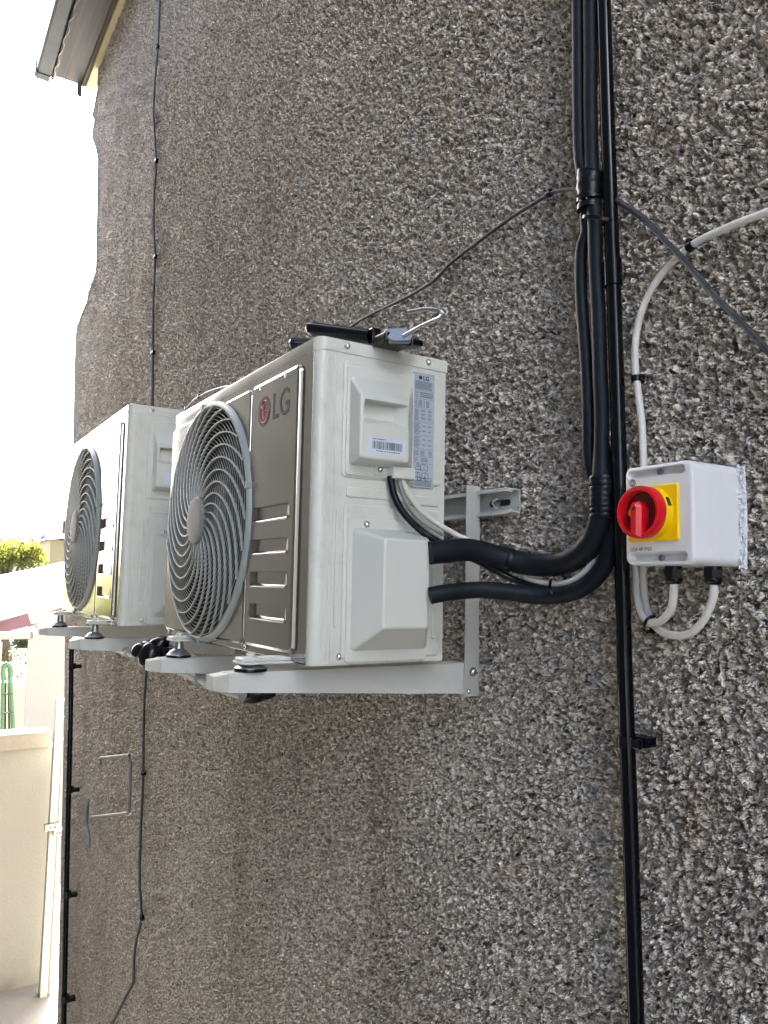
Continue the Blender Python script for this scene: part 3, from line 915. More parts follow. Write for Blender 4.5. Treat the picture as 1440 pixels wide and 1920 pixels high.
# ------------------------------------------------------------------ brackets
def bracket(xs, tips, x0, x1, label, ubot=(-.070, -.085), utop=.298):
    root = thing('wall_bracket', label, 'bracket', (sum(xs) / 2, WY, min(ubot)), 'steel brackets that hold the units')
    yr = WY - .052                                # outer face of the uprights
    for (X, (ty, tz), ub) in zip(xs, tips, ubot):
        # tapered channel arm: side web and top flange
        mb = MB()
        rear = yr + .004
        t = .0025
        hz0, hz1 = .0275, .055
        for xo in (0, -.034):
            mb.hexa([(X + xo, ty, tz - hz0), (X + xo - t, ty, tz - hz0), (X + xo - t, rear, tz - hz1 + .002), (X + xo, rear, tz - hz1 + .002),
                     (X + xo, ty, tz - t), (X + xo - t, ty, tz - t), (X + xo - t, rear, tz - t + .0005), (X + xo, rear, tz - t + .0005)])
        mb.hexa([(X, ty - .0, tz - t), (X - .0365, ty, tz - t), (X - .0365, rear, tz - t), (X, rear, tz - t), (X, ty, tz), (X - .0365, ty, tz), (X - .0365, rear, tz), (X, rear, tz)])
        arm = mb.build('arm', 'bracket', root)
        # plastic end cap, slightly folded in
        mb = MB()
        mb.hexa([(X - .003, ty - .022, tz - hz0 + .003), (X - .033, ty - .022, tz - hz0 + .003), (X - .035, ty, tz - hz0 + .001), (X - .001, ty, tz - hz0 + .001),
                 (X - .003, ty - .022, tz - .004), (X - .033, ty - .022, tz - .004), (X - .035, ty, tz - .001), (X - .001, ty, tz - .001)])
        mb.build('end_cap', 'upright', arm)
        # upright angle
        mb = MB()
        mb.box((X + .0035, yr, ub), (X + .0062, yr + .0305, utop), .0006)
        mb.box((X - .030, yr + .0278, ub), (X + .0036, yr + .0305, utop - .002))
        up = mb.build('upright', 'upright', root)
        T = lambda u, v, d: (X + .0062 + d, u, v)
        for (yy, zz, rr) in ((yr + .017, ub + .042, .0055), (yr + .008, ub + .009, .0030)):
            screw_head(T, yy, zz, 0, rr * 1.15, up, 'screw', 'bolt')
        mb = MB(); mb.lathe([(.0030, 0), (.0030, .010), (.0005, .0105)], lambda u, v, d: (X + .0065 + d, yr + .017 + u, ub + .042 + v), 10); mb.build('bolt_end', 'screw', up)
        # rubber foot with steel washer and nut for the unit
        fy0 = ty + .040
        g_ = -tz
        mb = MB(); mb.lathe([(.025, 0), (.0255, .002), (.025, .0045), (.001, .0045)], lambda u, v, d: (X - .018 + u, fy0 + v, tz + d), 24)
        mb.build('rubber_mount', 'blackplastic', arm)
        mb = MB(); mb.lathe([(.0235, .0046), (.0235, .0056), (.0205, .0080), (.0175, min(.013, g_ - .002)), (.010, min(.017, g_ - .0015)), (.008, g_ - .001), (.001, g_ - .001)], lambda u, v, d: (X - .018 + u, fy0 + v, tz + d), 24)
        mb.build('mount_cup', 'steel', arm)
        mb = MB(); mb.box((X - .040, fy0 - .020, -.0012), (X + .004, .03 if X > -.9 else 0, .0025), .001)
        mb.box((X - .034, fy0 - .020, .0020), (X - .002, .02 if X > -.9 else -.01, .0085), .003)
        mb.lathe([(.0105, .0015), (.0105, .0035)], lambda u, v, d: (X - .018 + u, fy0 + v, d + .0055), 16)
        mb.lathe([(.0065, .0035), (.0065, .009)], lambda u, v, d: (X - .018 + u, fy0 + v, d + .0055), 6)
        mb.lathe([(.0035, .009), (.0035, .013)], lambda u, v, d: (X - .018 + u, fy0 + v, d), 10)
        mb.build('foot_plate', 'bracket', arm)
    # horizontal rail: channel with lips, slots, end crimped
    z0, z1 = .243, .2885
    y1, y0 = WY - .006, WY - .030
    mb = MB()
    sec = [(y0, z0 + .006), (y0, z0), (y1, z0), (y1, z1), (y0, z1), (y0, z1 - .006), (y0 + .002, z1 - .006), (y0 + .002, z1 - .002), (y1 - .002, z1 - .002), (y1 - .002, z0 + .002), (y0 + .002, z0 + .002), (y0 + .002, z0 + .006)]
    sec = [(y0 - .0, b) if False else (a, b) for a, b in sec]
    mb.loops([[(x, a, b) for a, b in sec] for x in (x0, x1 - .012)] + [[(x1, a + (.004 if a < y0 + .003 else 0), b + (.003 if b < z0 + .01 else -.003)) for a, b in sec]])
    rail = mb.build('rail', 'bracket', root, smooth=30)
    for sx in (x1 - .045, x0 + .06):
        mb = MB()
        mb.loops([[(sx + a, y1 - .0021 - d, (z0 + z1) / 2 + b) for a, b in rrect(-.034, .022, -.0055, .0055, .0054)] for d in (0, .0003)], False, True)
        mb.build('slot', 'dark', rail)
        mb = MB(); mb.lathe([(.0105, 0), (.0105, .0015), (.0066, .0017), (.0066, .007), (.0032, .0072), (.0032, .011)], lambda u, v, d: (sx - .012 + u, y1 - .0025 - d, (z0 + z1) / 2 + v), 6)
        mb.build('anchor_bolt', 'screw', rail)
    return root
bracket([-.060, -.520], [(-.100, -.0125), (-.066, -.034)], -.66, .035, 'white bracket under the front unit, its rail end with a bolt sticking out right')
bracket([-1.150, -1.70], [(-.100, -.040), (-.097, -.040)], -1.86, -1.0, 'grey shaded bracket under the further unit')

# ------------------------------------------------------------------ overflow pipe down the wall
PPX = [(1124, -240), (1132, 0), (1141, 280), (1154, 640), (1165, 1000), (1171, 1240), (1180, 1500), (1193, 1920), (1203, 2300)]
YP = WY - .034
pp = [PY(a, b, YP) for a, b in PPX]
pp = [pp[0] + (pp[0] - pp[1]) * 6] + pp + [pp[-1] + (pp[-1] - pp[-2]) * 4]
pp[-1].z = max(pp[-1].z, GZ + .02)
pr_ = thing('overflow_pipe', 'glossy black round pipe running down the wall beside the isolator switch', 'pipe', pp[-1])
mb = MB(); mb.tube(smooth_path(pp, .05), .0107, 28); mb.build('pipe', 'blackpipe', pr_)
def along(path, z):
    for a, b in zip(path, path[1:]):
        if (a.z - z) * (b.z - z) <= 0: return a.lerp(b, (a.z - z) / (a.z - b.z + 1e-9))
    return path[-1].copy()
cz0, cz1 = PY(1147, 487, YP).z, PY(1150, 538, YP).z
mb = MB()
a, b = along(pp, cz0), along(pp, cz1)
dd_ = (b - a)
mb.tube([a, a + dd_ * .02, a + dd_ * .03, a + dd_ * .97, a + dd_ * .98, b], [.0112, .0125, .0131, .0131, .0125, .0112], 28)
mb.build('coupling', 'blackpipe', pr_)
# saddle clip low down
c = along(pp, PY(1180, 1391, YP).z)
mb = MB()
mb.tube([c + Vector((0, 0, -.0085)), c + Vector((0, 0, -.0080)), c + Vector((0, 0, .0080)), c + Vector((0, 0, .0085))], [.0118, .0135, .0135, .0118], 24)
mb.box((c.x + .004, c.y - .006, c.z - .0065), (c.x + .024, c.y + .003, c.z + .0065), .0015)
mb.box((c.x - .018, c.y + .010, c.z - .0065), (c.x + .022, WY - .001, c.z + .0065), .001)
mb.build('saddle_clip', 'blackplastic', pr_)

# ------------------------------------------------------------------ lagged refrigerant pipes
lag = thing('lagged_pipe', 'thicker black foam lagged pipe from the valve cover up the wall', 'pipe', PY(1112, 905, .34), 'black foam lagged pipes')
up = [PY(806, 1037, .165), PY(835, 1034, .19), PY(880, 1031, .235), PY(940, 1046, .285), PY(1000, 1059, .32), PY(1055, 1056, .335), PY(1095, 1035, .338), PY(1120, 998, .338), PY(1129, 950, .338),
      PY(1128, 900, .338), PY(1127, 860, .338), PY(1128, 780, .338), PY(1125, 700, .338), PY(1122, 600, .338), PY(1117, 500, .338), PY(1116, 440, .335), PY(1115, 410, .335), PY(1113, 378, .335), PY(1111, 350, .335), PY(1109, 300, .338),
      PY(1107, 200, .338), PY(1107, 100, .338), PY(1106, 0, .338), PY(1103, -240, .338)]
sp_ = smooth_path(up)
n = len(sp_)
rr = []
for q in sp_:
    # thicker lagging round the elbow, thinner above the joint
    rr.append(.0178 if q.z < .24 else max(.0110, .0178 - (q.z - .24) * .09) if q.z < .32 else .0110)
top = sp_[-1]
mb = MB(); mb.tube(sp_ + [top + Vector((-.02, 0, .7))], rr + [.0110], 24); mb.build('lagging', 'foam', lag)
def band(path, pxy, yv, length, r, root, name='tape', m='tape', ring=5, wob=.0006):
    c = PY(pxy[0], pxy[1], yv)
    k = min(range(len(path)), key=lambda j: (path[j] - c).length)
    k = max(1, min(len(path) - 2, k))
    t = (path[k + 1] - path[k - 1]).normalized()
    mb = MB(); m_ = 3 * ring + 1
    mb.tube([path[k] + t * length * (j / (m_ - 1) - .5) for j in range(m_)], [r + wob * (1 if j % 3 else -1) * random.uniform(.4, 1) for j in range(m_)], 20)
    return mb.build(name, m, root)
band(sp_, (1128, 935), .338, .062, .0186, lag, ring=8)
band(sp_, (948, 1048), .29, .010, .0187, lag, ring=1)
lag2 = thing('lagged_pipe', 'thinner black foam lagged pipe leaving the valve cover below the other', 'pipe', PY(806, 1117, .165), 'black foam lagged pipes')
lo = [PY(806, 1117, .165), PY(840, 1111, .19), PY(900, 1106, .24), PY(960, 1111, .28), PY(1020, 1118, .315), PY(1075, 1110, .33), PY(1115, 1085, .338), PY(1140, 1045, .345), PY(1148, 990, .352), PY(1147, 930, .356),
      PY(1140, 880, .356), PY(1128, 840, .352), PY(1115, 800, .350)]
mb = MB(); s2 = smooth_path(lo); mb.tube(s2, [.0128] * len(s2), 20); mb.build('lagging', 'foam', lag2)
left = [PY(1118, 905, .345), PY(1110, 885, .342), PY(1104, 850, .338), PY(1103, 780, .336), PY(1100, 700, .336), PY(1096, 640, .336), PY(1090, 560, .336), PY(1089, 490, .336), PY(1092, 460, .336), PY(1100, 435, .338), PY(1098, 410, .336), PY(1099, 385, .336),
        PY(1096, 350, .336), PY(1091, 320, .334), PY(1086, 280, .333), PY(1084, 150, .333), PY(1083, 0, .333), PY(1081, -240, .333)]
lag3 = thing('lagged_pipe', 'left black foam lagged pipe bulging beside the taller one', 'pipe', left[0], 'black foam lagged pipes')
s3 = smooth_path(left)
mb = MB(); mb.tube(s3 + [s3[-1] + Vector((-.02, 0, .7))], [.0093] * len(s3) + [.0093], 18); mb.build('lagging', 'foam', lag3)
mb = MB()
cpath = [PY(1107, y, .335) + Vector((-.0010 + .0010 * math.sin(y * .3), 0, 0)) for y in range(322, 372, 6)]
mb.tube(cpath, [.0202 + random.uniform(-.0006, .0006) for _ in cpath], 18, flat=1.0); o = mb.build('tape_wrap', 'tape', lag3)
mb = MB()
cpath = [PY(1106, y, .336) for y in range(384, 398, 5)]
mb.tube(cpath, [.0198 + random.uniform(-.0004, .0006) for _ in cpath], 18); mb.build('tape_wrap', 'tape', lag3)

def cable_tie(pxpy, yv, r, tilt, label, m='blackplastic', w=.0024, axis=(0, 0, 1), head=True, flat=1.0, headdir=1.5):
    c = PY(*pxpy, yv)
    ax = Vector(axis).normalized()
    ax = (ax + Vector((tilt, 0, 0))).normalized()
    u = ax.cross(Vector((0, 1, 0))).normalized(); v = ax.cross(u)
    mb = MB(); seg = 28
    Ls = []
    for (dr, dz) in ((0, -w), (.0013, -w), (.0013, w), (0, w), (0, -w)):
        Ls.append([c + u * (r * flat + dr) * math.cos(2 * PI * k / seg) + v * (r + dr) * math.sin(2 * PI * k / seg) + ax * dz for k in range(seg)])
    mb.loops(Ls, False, False)
    if head:
        a = headdir * PI
        h = c + u * (r * flat + .003) * math.cos(a) + v * (r + .003) * math.sin(a)
        mb.box(h - Vector((.0035, .003, .0042)), h + Vector((.0035, .003, .0042)), .0007)
    o = mb.build('cable_tie', m, None, top=True)
    return tag(o, label, 'cable tie')
cable_tie((1107, 377), .335, .0200, 0, 'black cable tie biting into the taped neck of the lagged pipes', head=True, headdir=1.15)
cable_tie((1124, 414), .340, .0245, .42, 'slanting black tie that straps the lagged pipes to the glossy pipe', flat=1.15, headdir=1.62)
cable_tie((1220, 1170), .345, .0118, 0, 'black tie round the white cable loops below the switch', axis=(1, 0, -.55), flat=1.0, headdir=1.25)
cable_tie((1047, 1098), .322, .0165, 0, 'black tie joining the pale cable to the lower lagged pipe', axis=(1, 0, 0), headdir=1.0)

# ------------------------------------------------------------------ cables
def cable(name, label, pts, r, m, clips=(), cat='cable', clipm='blackplastic', cr=None, step=.01, seg=10, clabel=None):
    P = smooth_path(pts, step)
    root = thing(name, label, cat, P[0])
    mb = MB(); mb.tube(P, r, seg); mb.build('cable_run', m, root)
    for (cx_, cy_) in clips:
        c0 = PY(cx_, cy_, pts[0].y if False else WY - .01)
        k = min(range(1, len(P) - 1), key=lambda j: (P[j] - c0).length)
        t = (P[k + 1] - P[k - 1]).normalized(); c = P[k]
        s_ = cr or r * 1.5
        mb = MB(); mb.tube([c - t * s_ * .9, c - t * s_ * .85, c + t * s_ * .85, c + t * s_ * .9], [r * 1.05, r + s_ * .4, r + s_ * .4, r * 1.05], 10)
        nrm = t.cross(Vector((0, 1, 0))).normalized()
        if nrm.z < 0: nrm = -nrm
        h = c + nrm * (r + s_ * .6) + Vector((0, .002, 0))
        mb.box(h - Vector((s_ * .7, s_, s_ * .7)), h + Vector((s_ * .7, s_ * .6, s_ * .7)), s_ * .15)
        mb.build('cable_clip', clipm, root)
    return root
Yc = WY - .012
K = lambda l, y=Yc: [PY(a, b, y) for a, b in l]
cable('wall_cable', 'thin dark cable rising from behind the front unit to the lagged pipes',
      K([(640, 634), (662, 610), (700, 587), (745, 566), (790, 542), (818, 522), (842, 496), (872, 472), (915, 440), (960, 407), (1000, 382), (1030, 364), (1050, 357), (1085, 354), (1120, 358)]), .0034, 'oldcable', [(1036, 362)], cr=.0045)
cable('wall_cable', 'thicker dark cable running down to the right edge from behind the glossy pipe',
      K([(1130, 362), (1158, 377), (1185, 394), (1215, 418), (1250, 455), (1280, 485), (1310, 520), (1345, 560), (1385, 600), (1430, 648), (1480, 705), (1540, 780)], WY - .031), .0043, 'blackcable')
cable('white_cable', 'stout white cable curving from the right edge down to the isolator switch',
      K([(1600, 330), (1520, 362), (1440, 397), (1380, 420), (1310, 452), (1270, 483), (1235, 522), (1210, 565), (1194, 620), (1191, 680), (1197, 740), (1204, 800), (1206, 860), (1208, 900)], WY - .018), .0052, 'whitecable', [(1305, 452), (1197, 712)], cr=.005)
cable('thin_wire', 'thin grey wire hanging down the wall above the further unit',
      K([(303, -60), (300, 0), (296, 88), (290, 160), (288, 220), (293, 302), (290, 350), (288, 420), (291, 482), (288, 560), (287, 640), (286, 760), (284, 900), (280, 1100), (276, 1240), (273, 1280), (270, 1340), (269, 1420), (268, 1480), (264, 1560), (262, 1660), (266, 1720), (256, 1760), (251, 1800), (250, 1840), (235, 1870), (210, 1920), (180, 1975)], WY - .009), .0052, 'oldcable',
      [(296, 88), (293, 302), (291, 482), (287, 660), (272, 1455), (267, 1722)], cr=.009, step=.05, seg=7)
cable('thin_wire', 'looped pale wire showing above the left end of the front unit',
      K([(330, 800), (345, 772), (362, 752), (380, 740), (400, 731), (430, 724), (470, 730)], WY - .02), .0032, 'greypvc', [(378, 741), (352, 752)], cr=.006)
# cables leaving the cable cover
a0 = [PX(732, 893, .012), PX(738, 925, .016), PX(752, 955, .022), PX(775, 982, .030), PX(805, 1006, .040), PY(850, 1030, .205), PY(905, 1056, .26), PY(965, 1088, .305), PY(1030, 1106, .325), PY(1080, 1095, .34), PY(1118, 1066, .348), PY(1140, 1020, .354), PY(1144, 960, .36)]
cable('black_cable', 'black cable dropping from the cable cover to the lagged pipes', a0, .0058, 'tape')
a1 = [PX(752, 893, .012), PX(765, 925, .016), PX(790, 958, .022), PX(825, 985, .030), PY(862, 1006, .228), PY(900, 1022, .262), PY(945, 1052, .30), PY(985, 1082, .318), PY(1025, 1094, .325), PY(1062, 1093, .330), PY(1090, 1078, .335), PY(1112, 1052, .345), PY(1122, 1010, .358), PY(1150, 1000, .364)]
cable('white_cable', 'white cable looping from the cable cover behind the thicker lagged pipe', a1, .0047, 'whitecable')
a2 = [PX(746, 893, .010), PX(757, 930, .010), PX(778, 965, .014), PX(810, 990, .022), PX(830, 1003, .026)]
cable('grey_cable', 'pale grey flex tucked between the black and the white cable', a2, .0028, 'greypvc')

# ------------------------------------------------------------------ isolator switch
def isolator():
    x0, x1, z0, z1, yf, yb = .3435, .4445, .1510, .2765, .2750, .3760
    root = thing('isolator_switch', 'pale wall box with red rotary handle on a yellow plate', 'switch', ((x0 + x1) / 2, yb, z0))
    # lid: front section with scooped screw channels at top and bottom
    def prof(x, i):     # outline in y,z, inset i
        return [(x, a, b) for a, b in rrect(yf + i, .3265, z0 + i, z1 - i, .004, 3)]
    mb = MB()
    ym = .3260
    Lr = lambda i, r: rrect(x0 + i, x1 - i, z0 + i, z1 - i, r, 6)
    T = lambda u, v, y: (u, y, v)
    sc = .0165
    # front ring loops, then face with two pocket channels
    L0 = [[T(u, v, y) for u, v in Lr(i, r)] for i, r, y in ((0, .010, ym), (.0002, .010, yf + .0035), (.0012, .009, yf + .001), (.0035, .007, yf))]
    mb.loops(L0, True, False)
    outer = Lr(.0035, .007)
    pk = []
    top = rrect(x0 + .0042, x1 - .010, z1 - .0045 - .0115, z1 - .0045, .0057, 6)
    bot = rrect(x0 + .0042, x1 - .008, z0 + .0045, z0 + .0045 + .0125, .0060, 6)
    polys = [[Vector((u, v, 0)) for u, v in l] for l in (outer, top, bot)]
    fl = [p for l in polys for p in l]
    tr = geometry.tessellate_polygon(polys)
    i = mb.verts([T(p.x, p.y, yf) for p in fl])
    for t in tr: mb.face([i + k for k in t])
    for lp, sg in ((top, 1), (bot, -1)):
        cz = sum(v for u, v in lp) / len(lp)
        def sh(k, y): return [T(u + (((x0 + x1) / 2) - u) * k * .12, cz + (v - cz) * (1 - k) + sg * k * .0035, y) for u, v in lp]
        mb.loops([[T(u, v, yf) for u, v in lp], sh(.12, yf + .0035), sh(.35, yf + .0075), sh(.65, yf + .010)], False, True)
    lid = mb.build('lid', 'enclosure', root, smooth=40)
    for cz in (z1 - .0088, z0 + .0090):
        mb = MB(); mb.lathe([(.0042, 0), (.0042, .0022), (.0034, .003), (.0012, .003), (.0012, .0018)], lambda a, b, c: (x0 + .049 + a, yf + .0095 - c, cz + b), 20)
        mb.build('screw', 'printgrey', lid)
    mb = MB(); mb.loops([[T(u, v, y) for u, v in Lr(i, r)] for i, r, y in ((.0006, .010, .3264), (.0001, .010, .3268), (0, .010, yb))])
    mb.build('base', 'enclosure', root, smooth=40)
    # yellow plate
    cx, cz = .3890, .2148
    mb = MB()
    Tz = lambda u, v, d: (u, yf - d, v)
    plate(mb, Tz, cx - .0372, cx + .0372, cz - .0345, cz + .0345, .003, 0, .0045, .0010)
    yp = mb.build('switch_plate', 'yellow', root)
    Tc = lambda u, v, d: (cx + u, yf - d, cz + v)
    R = .0320
    mb = MB(); mb.lathe([(R, .0045), (R, .0165), (R - .001, .0175), (.001, .0175)], Tc, 56); mb.build('collar', 'yellow', yp)
    for a in (22, 140):
        mb = MB()
        u, v = R * math.cos(math.radians(a)), R * math.sin(math.radians(a))
        c = Vector(Tc(u, v, .0105)); rot = Matrix.Rotation(-math.radians(a), 4, 'Y')
        bm = bmesh.new(); bmesh.ops.create_cube(bm, size=1)
        for w in bm.verts: w.co = c + rot @ Vector((w.co.x * .0016, w.co.y * .0055, w.co.z * .0105))
        mb.addbm(bm); mb.build('padlock_slot', 'print', yp, smooth=0)
    mb = MB()
    mb.lathe([(R + .0006, .0178), (R + .0006, .0290), (R - .0004, .0312), (R - .0028, .0318), (R - .0052, .0305), (R - .0060, .0275), (R - .0064, .0200)], Tc, 64, closed=True)
    kn = mb.build('handle_ring', 'red', root)
    mb = MB(); mb.lathe([(R - .0055, .0178), (R - .0055, .0195), (.001, .0195)], Tc, 48); mb.build('dial', 'darkred', kn)
    for u, v, r_, m_ in ((-.0185, .001, .0048, 'yellow'), (.0135, .0165, .0032, 'print')):
        mb = MB(); mb.lathe([(r_, .0196), (r_, .0204), (.0003, .0205)], lambda a, b, c: Tc(u + a, v + b, c), 20); mb.build('dial_mark', m_, kn)
    # lever: roof-shaped bar with hexagonal head
    mb = MB()
    w = .0078
    out = [(-w * .95, -.0310), (w * .95, -.0310), (w * 1.05, .0065), (w * .55, .0125), (-w * .55, .0125), (-w * 1.05, .0065)]
    inn = [(-w * .45, -.0285), (w * .45, -.0285), (w * .55, .0050), (w * .3, .0090), (-w * .3, .0090), (-w * .55, .0050)]
    mb.loops([[Tc(u, v, d) for u, v in l] for l, d in ((out, .0196), (out, .0330), (inn, .0385))])
    mb.build('lever', 'red', kn, smooth=20)
    mb = MB(); mb.lathe([(.0026, .0386), (.0020, .0390), (.0018, .0380)], lambda a, b, c: Tc(a, .0040 + b, c), 16); mb.build('lever_screw', 'darkred', kn)
    # writing
    text_mesh('25A 4P IP65', .0066, lambda u, v, d: (x0 + .0085 + u, yf - .0001 - d, .1688 + v), 'lettering', 'printgrey', lid, .00008, .00005)
    mb = MB(); mb.lathe([(.0050, .0001), (.0050, .0003), (.0001, .0003)], lambda a, b, c: (x0 + .0125 + a, yf - c, .2560 + b), 28)
    em = mb.build('emblem', 'printgrey', lid)
    text_mesh('SU', .0058, lambda u, v, d: (x0 + .0125 + u, yf - .00042 - d, .2540 + v), 'lettering', 'enclosure', em, .00008, 0, center=True)
    # glands
    for gx, gy in ((.3915, .3010), (.4085 + .003, .3545)):
        pass
    G = []
    for (gp, gy) in (((1263, 1068), .318), ((1337, 1066), .341)):
        c = PY(gp[0], gp[1], gy); c.z = z0
        mb = MB()
        Tg = lambda a, b, d: (c.x + a, c.y + b, z0 - d)
        mb.lathe([(.0105, -.002), (.0105, .004)], Tg, 24)
        g = mb.build('cable_gland', 'blackplastic', root)
        mb = MB(); mb.lathe([(.0118, .004), (.0118, .0145), (.0106, .0160)], Tg, 6); mb.build('gland_nut', 'blackplastic', g, smooth=20)
        mb = MB(); mb.lathe([(.0108, .0150), (.0108, .0185), (.0090, .0215), (.0062, .0228)], Tg, 24); mb.build('gland_cap', 'blackplastic', g)
        G.append(Vector((c.x, c.y, z0 - .018)))
    # ragged sealant between box and wall on the right
    mb = MB(); rnd = random.Random(11)
    for k in range(170):
        z = rnd.uniform(z0 - .008, z1 + .001)
        bulge = .55 + .45 * math.sin((z - z0) / (z1 - z0) * PI)
        p = Vector((x1 + rnd.uniform(-.001, .0050) * bulge, WY - rnd.uniform(.004, .016), z))
        bm = bmesh.new(); bmesh.ops.create_icosphere(bm, subdivisions=1, radius=rnd.uniform(.0010, .0027))
        for v in bm.verts: v.co = p + Vector((v.co.x * rnd.uniform(.5, 1.4), v.co.y * rnd.uniform(.5, 1.2), v.co.z * rnd.uniform(.5, 1.7)))
        mb.addbm(bm)
    mb.tube([(x1 - .001, yb - .003, z0), (x1 + .001, yb - .003, (z0 + z1) / 2), (x1 - .001, yb - .003, z1)], .004, 8)
    for k in range(160):
        z = rnd.uniform(z0 - .006, z1)
        a = Vector((x1 + .002, WY - .010, z)); b = a + Vector((rnd.uniform(.002, .010), -rnd.uniform(0, .006), rnd.uniform(-.006, .004)))
        mb.tube([a, b], [.0004, .0001], 4)
    s = mb.build('sealant', 'foamwhite', root); s['kind'] = 'stuff'
    return root, G
iso, GL = isolator()
l1 = [PY(1176, 1000, .362), PY(1186, 1040, .362), PY(1192, 1075, .360), PY(1193, 1110, .356), PY(1201, 1145, .350), PY(1216, 1166, .340), PY(1238, 1165, .330), PY(1258, 1142, .322), GL[0] + Vector((0, 0, -.012)), GL[0] + Vector((0, 0, .004))]
cable('white_cable', 'white cable loop into the left gland under the switch', l1, .0052, 'whitecable', step=.004)
l2 = [PY(1204, 1000, .366), PY(1206, 1050, .366), PY(1207, 1100, .364), PY(1213, 1145, .360), PY(1230, 1176, .352), PY(1262, 1191, .346), PY(1296, 1186, .343), PY(1322, 1158, .341), GL[1] + Vector((0, 0, -.018)), GL[1] + Vector((0, 0, .004))]
cable('white_cable', 'white cable loop into the right gland under the switch', l2, .0052, 'whitecable', step=.004)

# ------------------------------------------------------------------ skeleton gun lying on the lid
def gun():
    z = .498
    root = thing('sealant_gun', 'black sealant gun with bent steel hook rod lying on the front unit', 'tool', (0.0, .06, z))
    PZ = lambda px, py, Y: PY(px, py, Y)
    # long black barrel half shell
    a, b = PZ(574, 620, .030), PZ(700, 640, .105)
    a.z = max(a.z, z + .012)
    A, B = PZ(576, 617, .035), PZ(693, 632, .100)
    mb = MB()
    d = (B - A)
    L = []
    for s_, k in ((0, .55), (.03, .9), (.10, 1), (.9, .98), (1, .95)):
        c = A + d * s_
        L.append([c + Vector((.0, .012 * math.cos(t) * k, .0125 * math.sin(t) * k)) + Vector((-.012 * math.cos(t) * k, 0, 0)) for t in [2 * PI * q / 18 for q in range(18)]])
    mb.loops(L); mb.build('barrel', 'blackplastic', root)
    A2, B2 = PZ(544, 645, .045), PZ(640, 650, .125)
    mb = MB(); d2 = B2 - A2; L = []
    for s_, k in ((0, .6), (.04, .95), (.12, 1), (1, 1)):
        c = A2 + d2 * s_
        L.append([c + Vector((-.012 * math.cos(t) * k, .010 * math.cos(t) * k, .0105 * math.sin(t) * k)) for t in [2 * PI * q / 16 for q in range(16)]])
    mb.loops(L); mb.build('handle', 'blackplastic', root)
    # clamp collar and steel block
    c = PZ(702, 630, .105)
    mb = MB(); mb.box(c - Vector((.012, .006, .014)), c + Vector((.004, .010, .013)), .002); mb.build('collar', 'blackplastic', root)
    c = PZ(745, 636, .120)
    mb = MB(); mb.box(c - Vector((.030, .028, .010)), c + Vector((.010, .022, .006)), .003)
    mb.box(c + Vector((-.010, .018, -.008)), c + Vector((.014, .040, .002)), .002); mb.build('trigger_frame', 'blackplastic', root)
    P_ = [PZ(722, 617, .098), PZ(762, 614, .125), PZ(776, 630, .135), PZ(770, 641, .125), PZ(735, 641, .098), PZ(724, 634, .095)]
    cn = sum(P_, Vector()) / 6
    mb = MB(); mb.loops([[p + Vector((-.010, .004, 0)) for p in P_], [p for p in P_], [cn + (p - cn) * .88 + Vector((.003, -.0015, 0)) for p in P_]]); mb.build('steel_plate', 'steel', root, smooth=25)
    rod = [PZ(757, 630, .112), PZ(790, 612, .112), PZ(816, 600, .112), PZ(827, 594, .110), PZ(830, 587, .107), PZ(821, 582, .102), PZ(800, 580, .096), PZ(780, 583, .090), PZ(765, 586, .085)]
    mb = MB(); mb.tube(smooth_path(rod, .004), .0034, 12); mb.build('hook_rod', 'steel', root)
    c = PZ(684, 639, .095)
    mb = MB(); mb.box(c - Vector((.002, .003, .004)), c + Vector((.004, .004, .003)), .0008); mb.build('release_tab', 'red', root)
gun()

# ------------------------------------------------------------------ drain line under the units and the taped joints
dp = [PY(188, 1206, .02), PY(215, 1215, .02), PY(247, 1226, .02), PY(318, 1250, .02), PY(360, 1267, .02), PY(401, 1284, .02), PY(425, 1294, .02), PY(455, 1303, .03)]
dr = thing('drain_pipe', 'slim grey condensate pipe running under the bracket arms beside the shiny black joint', 'pipe', dp[0])
mb = MB(); mb.tube(smooth_path(dp, .02), .0095, 14); mb.build('pipe', 'greypvc', dr)
sdp = smooth_path(dp, .02)
for (px_, py_, L_) in ((236, 1222, .045), (394, 1281, .035), (375, 1273, .012)):
    c = PY(px_, py_, .02); k = min(range(1, len(sdp) - 1), key=lambda j: (sdp[j] - c).length)
    t = (sdp[k + 1] - sdp[k - 1]).normalized()
    mb = MB(); mb.tube([sdp[k] - t * L_ / 2, sdp[k] - t * L_ * .48, sdp[k] + t * L_ * .48, sdp[k] + t * L_ / 2], [.0100, .0128, .0128, .0100], 16); mb.build('coupling', 'greypvc' if px_ != 395 else 'steel', dr)
def lobes(name, label, parts, m, cat):
    mb = MB()
    for (c, r, dirv, ln, hollow) in parts:
        c = Vector(c); dv = Vector(dirv).normalized()
        n = 10; pts = [c + dv * ln * (k / (n - 1) - .5) for k in range(n)]
        rs = [r * (math.sin(PI * (.06 + .88 * k / (n - 1))) ** .45) for k in range(n)]
        if hollow:
            rs = [r * (.6 + .4 * k / (n - 1)) for k in range(n)]
            pts += [pts[-1] - dv * .002, pts[-1] - dv * ln * .6]; rs += [r * .86, r * .5]
        mb.tube(pts, rs, 20)
    o = mb.build(name, m, None, top=True); return tag(o, label, cat)
bl = PY(285, 1226, -.02)
fwdv = Vector(FWD); rgt = Vector(RGT); upv = Vector(UPV)
Q = lambda dx, dy, dd=0: bl + rgt * dx * .00113 - upv * dy * .00113 + fwdv * dd
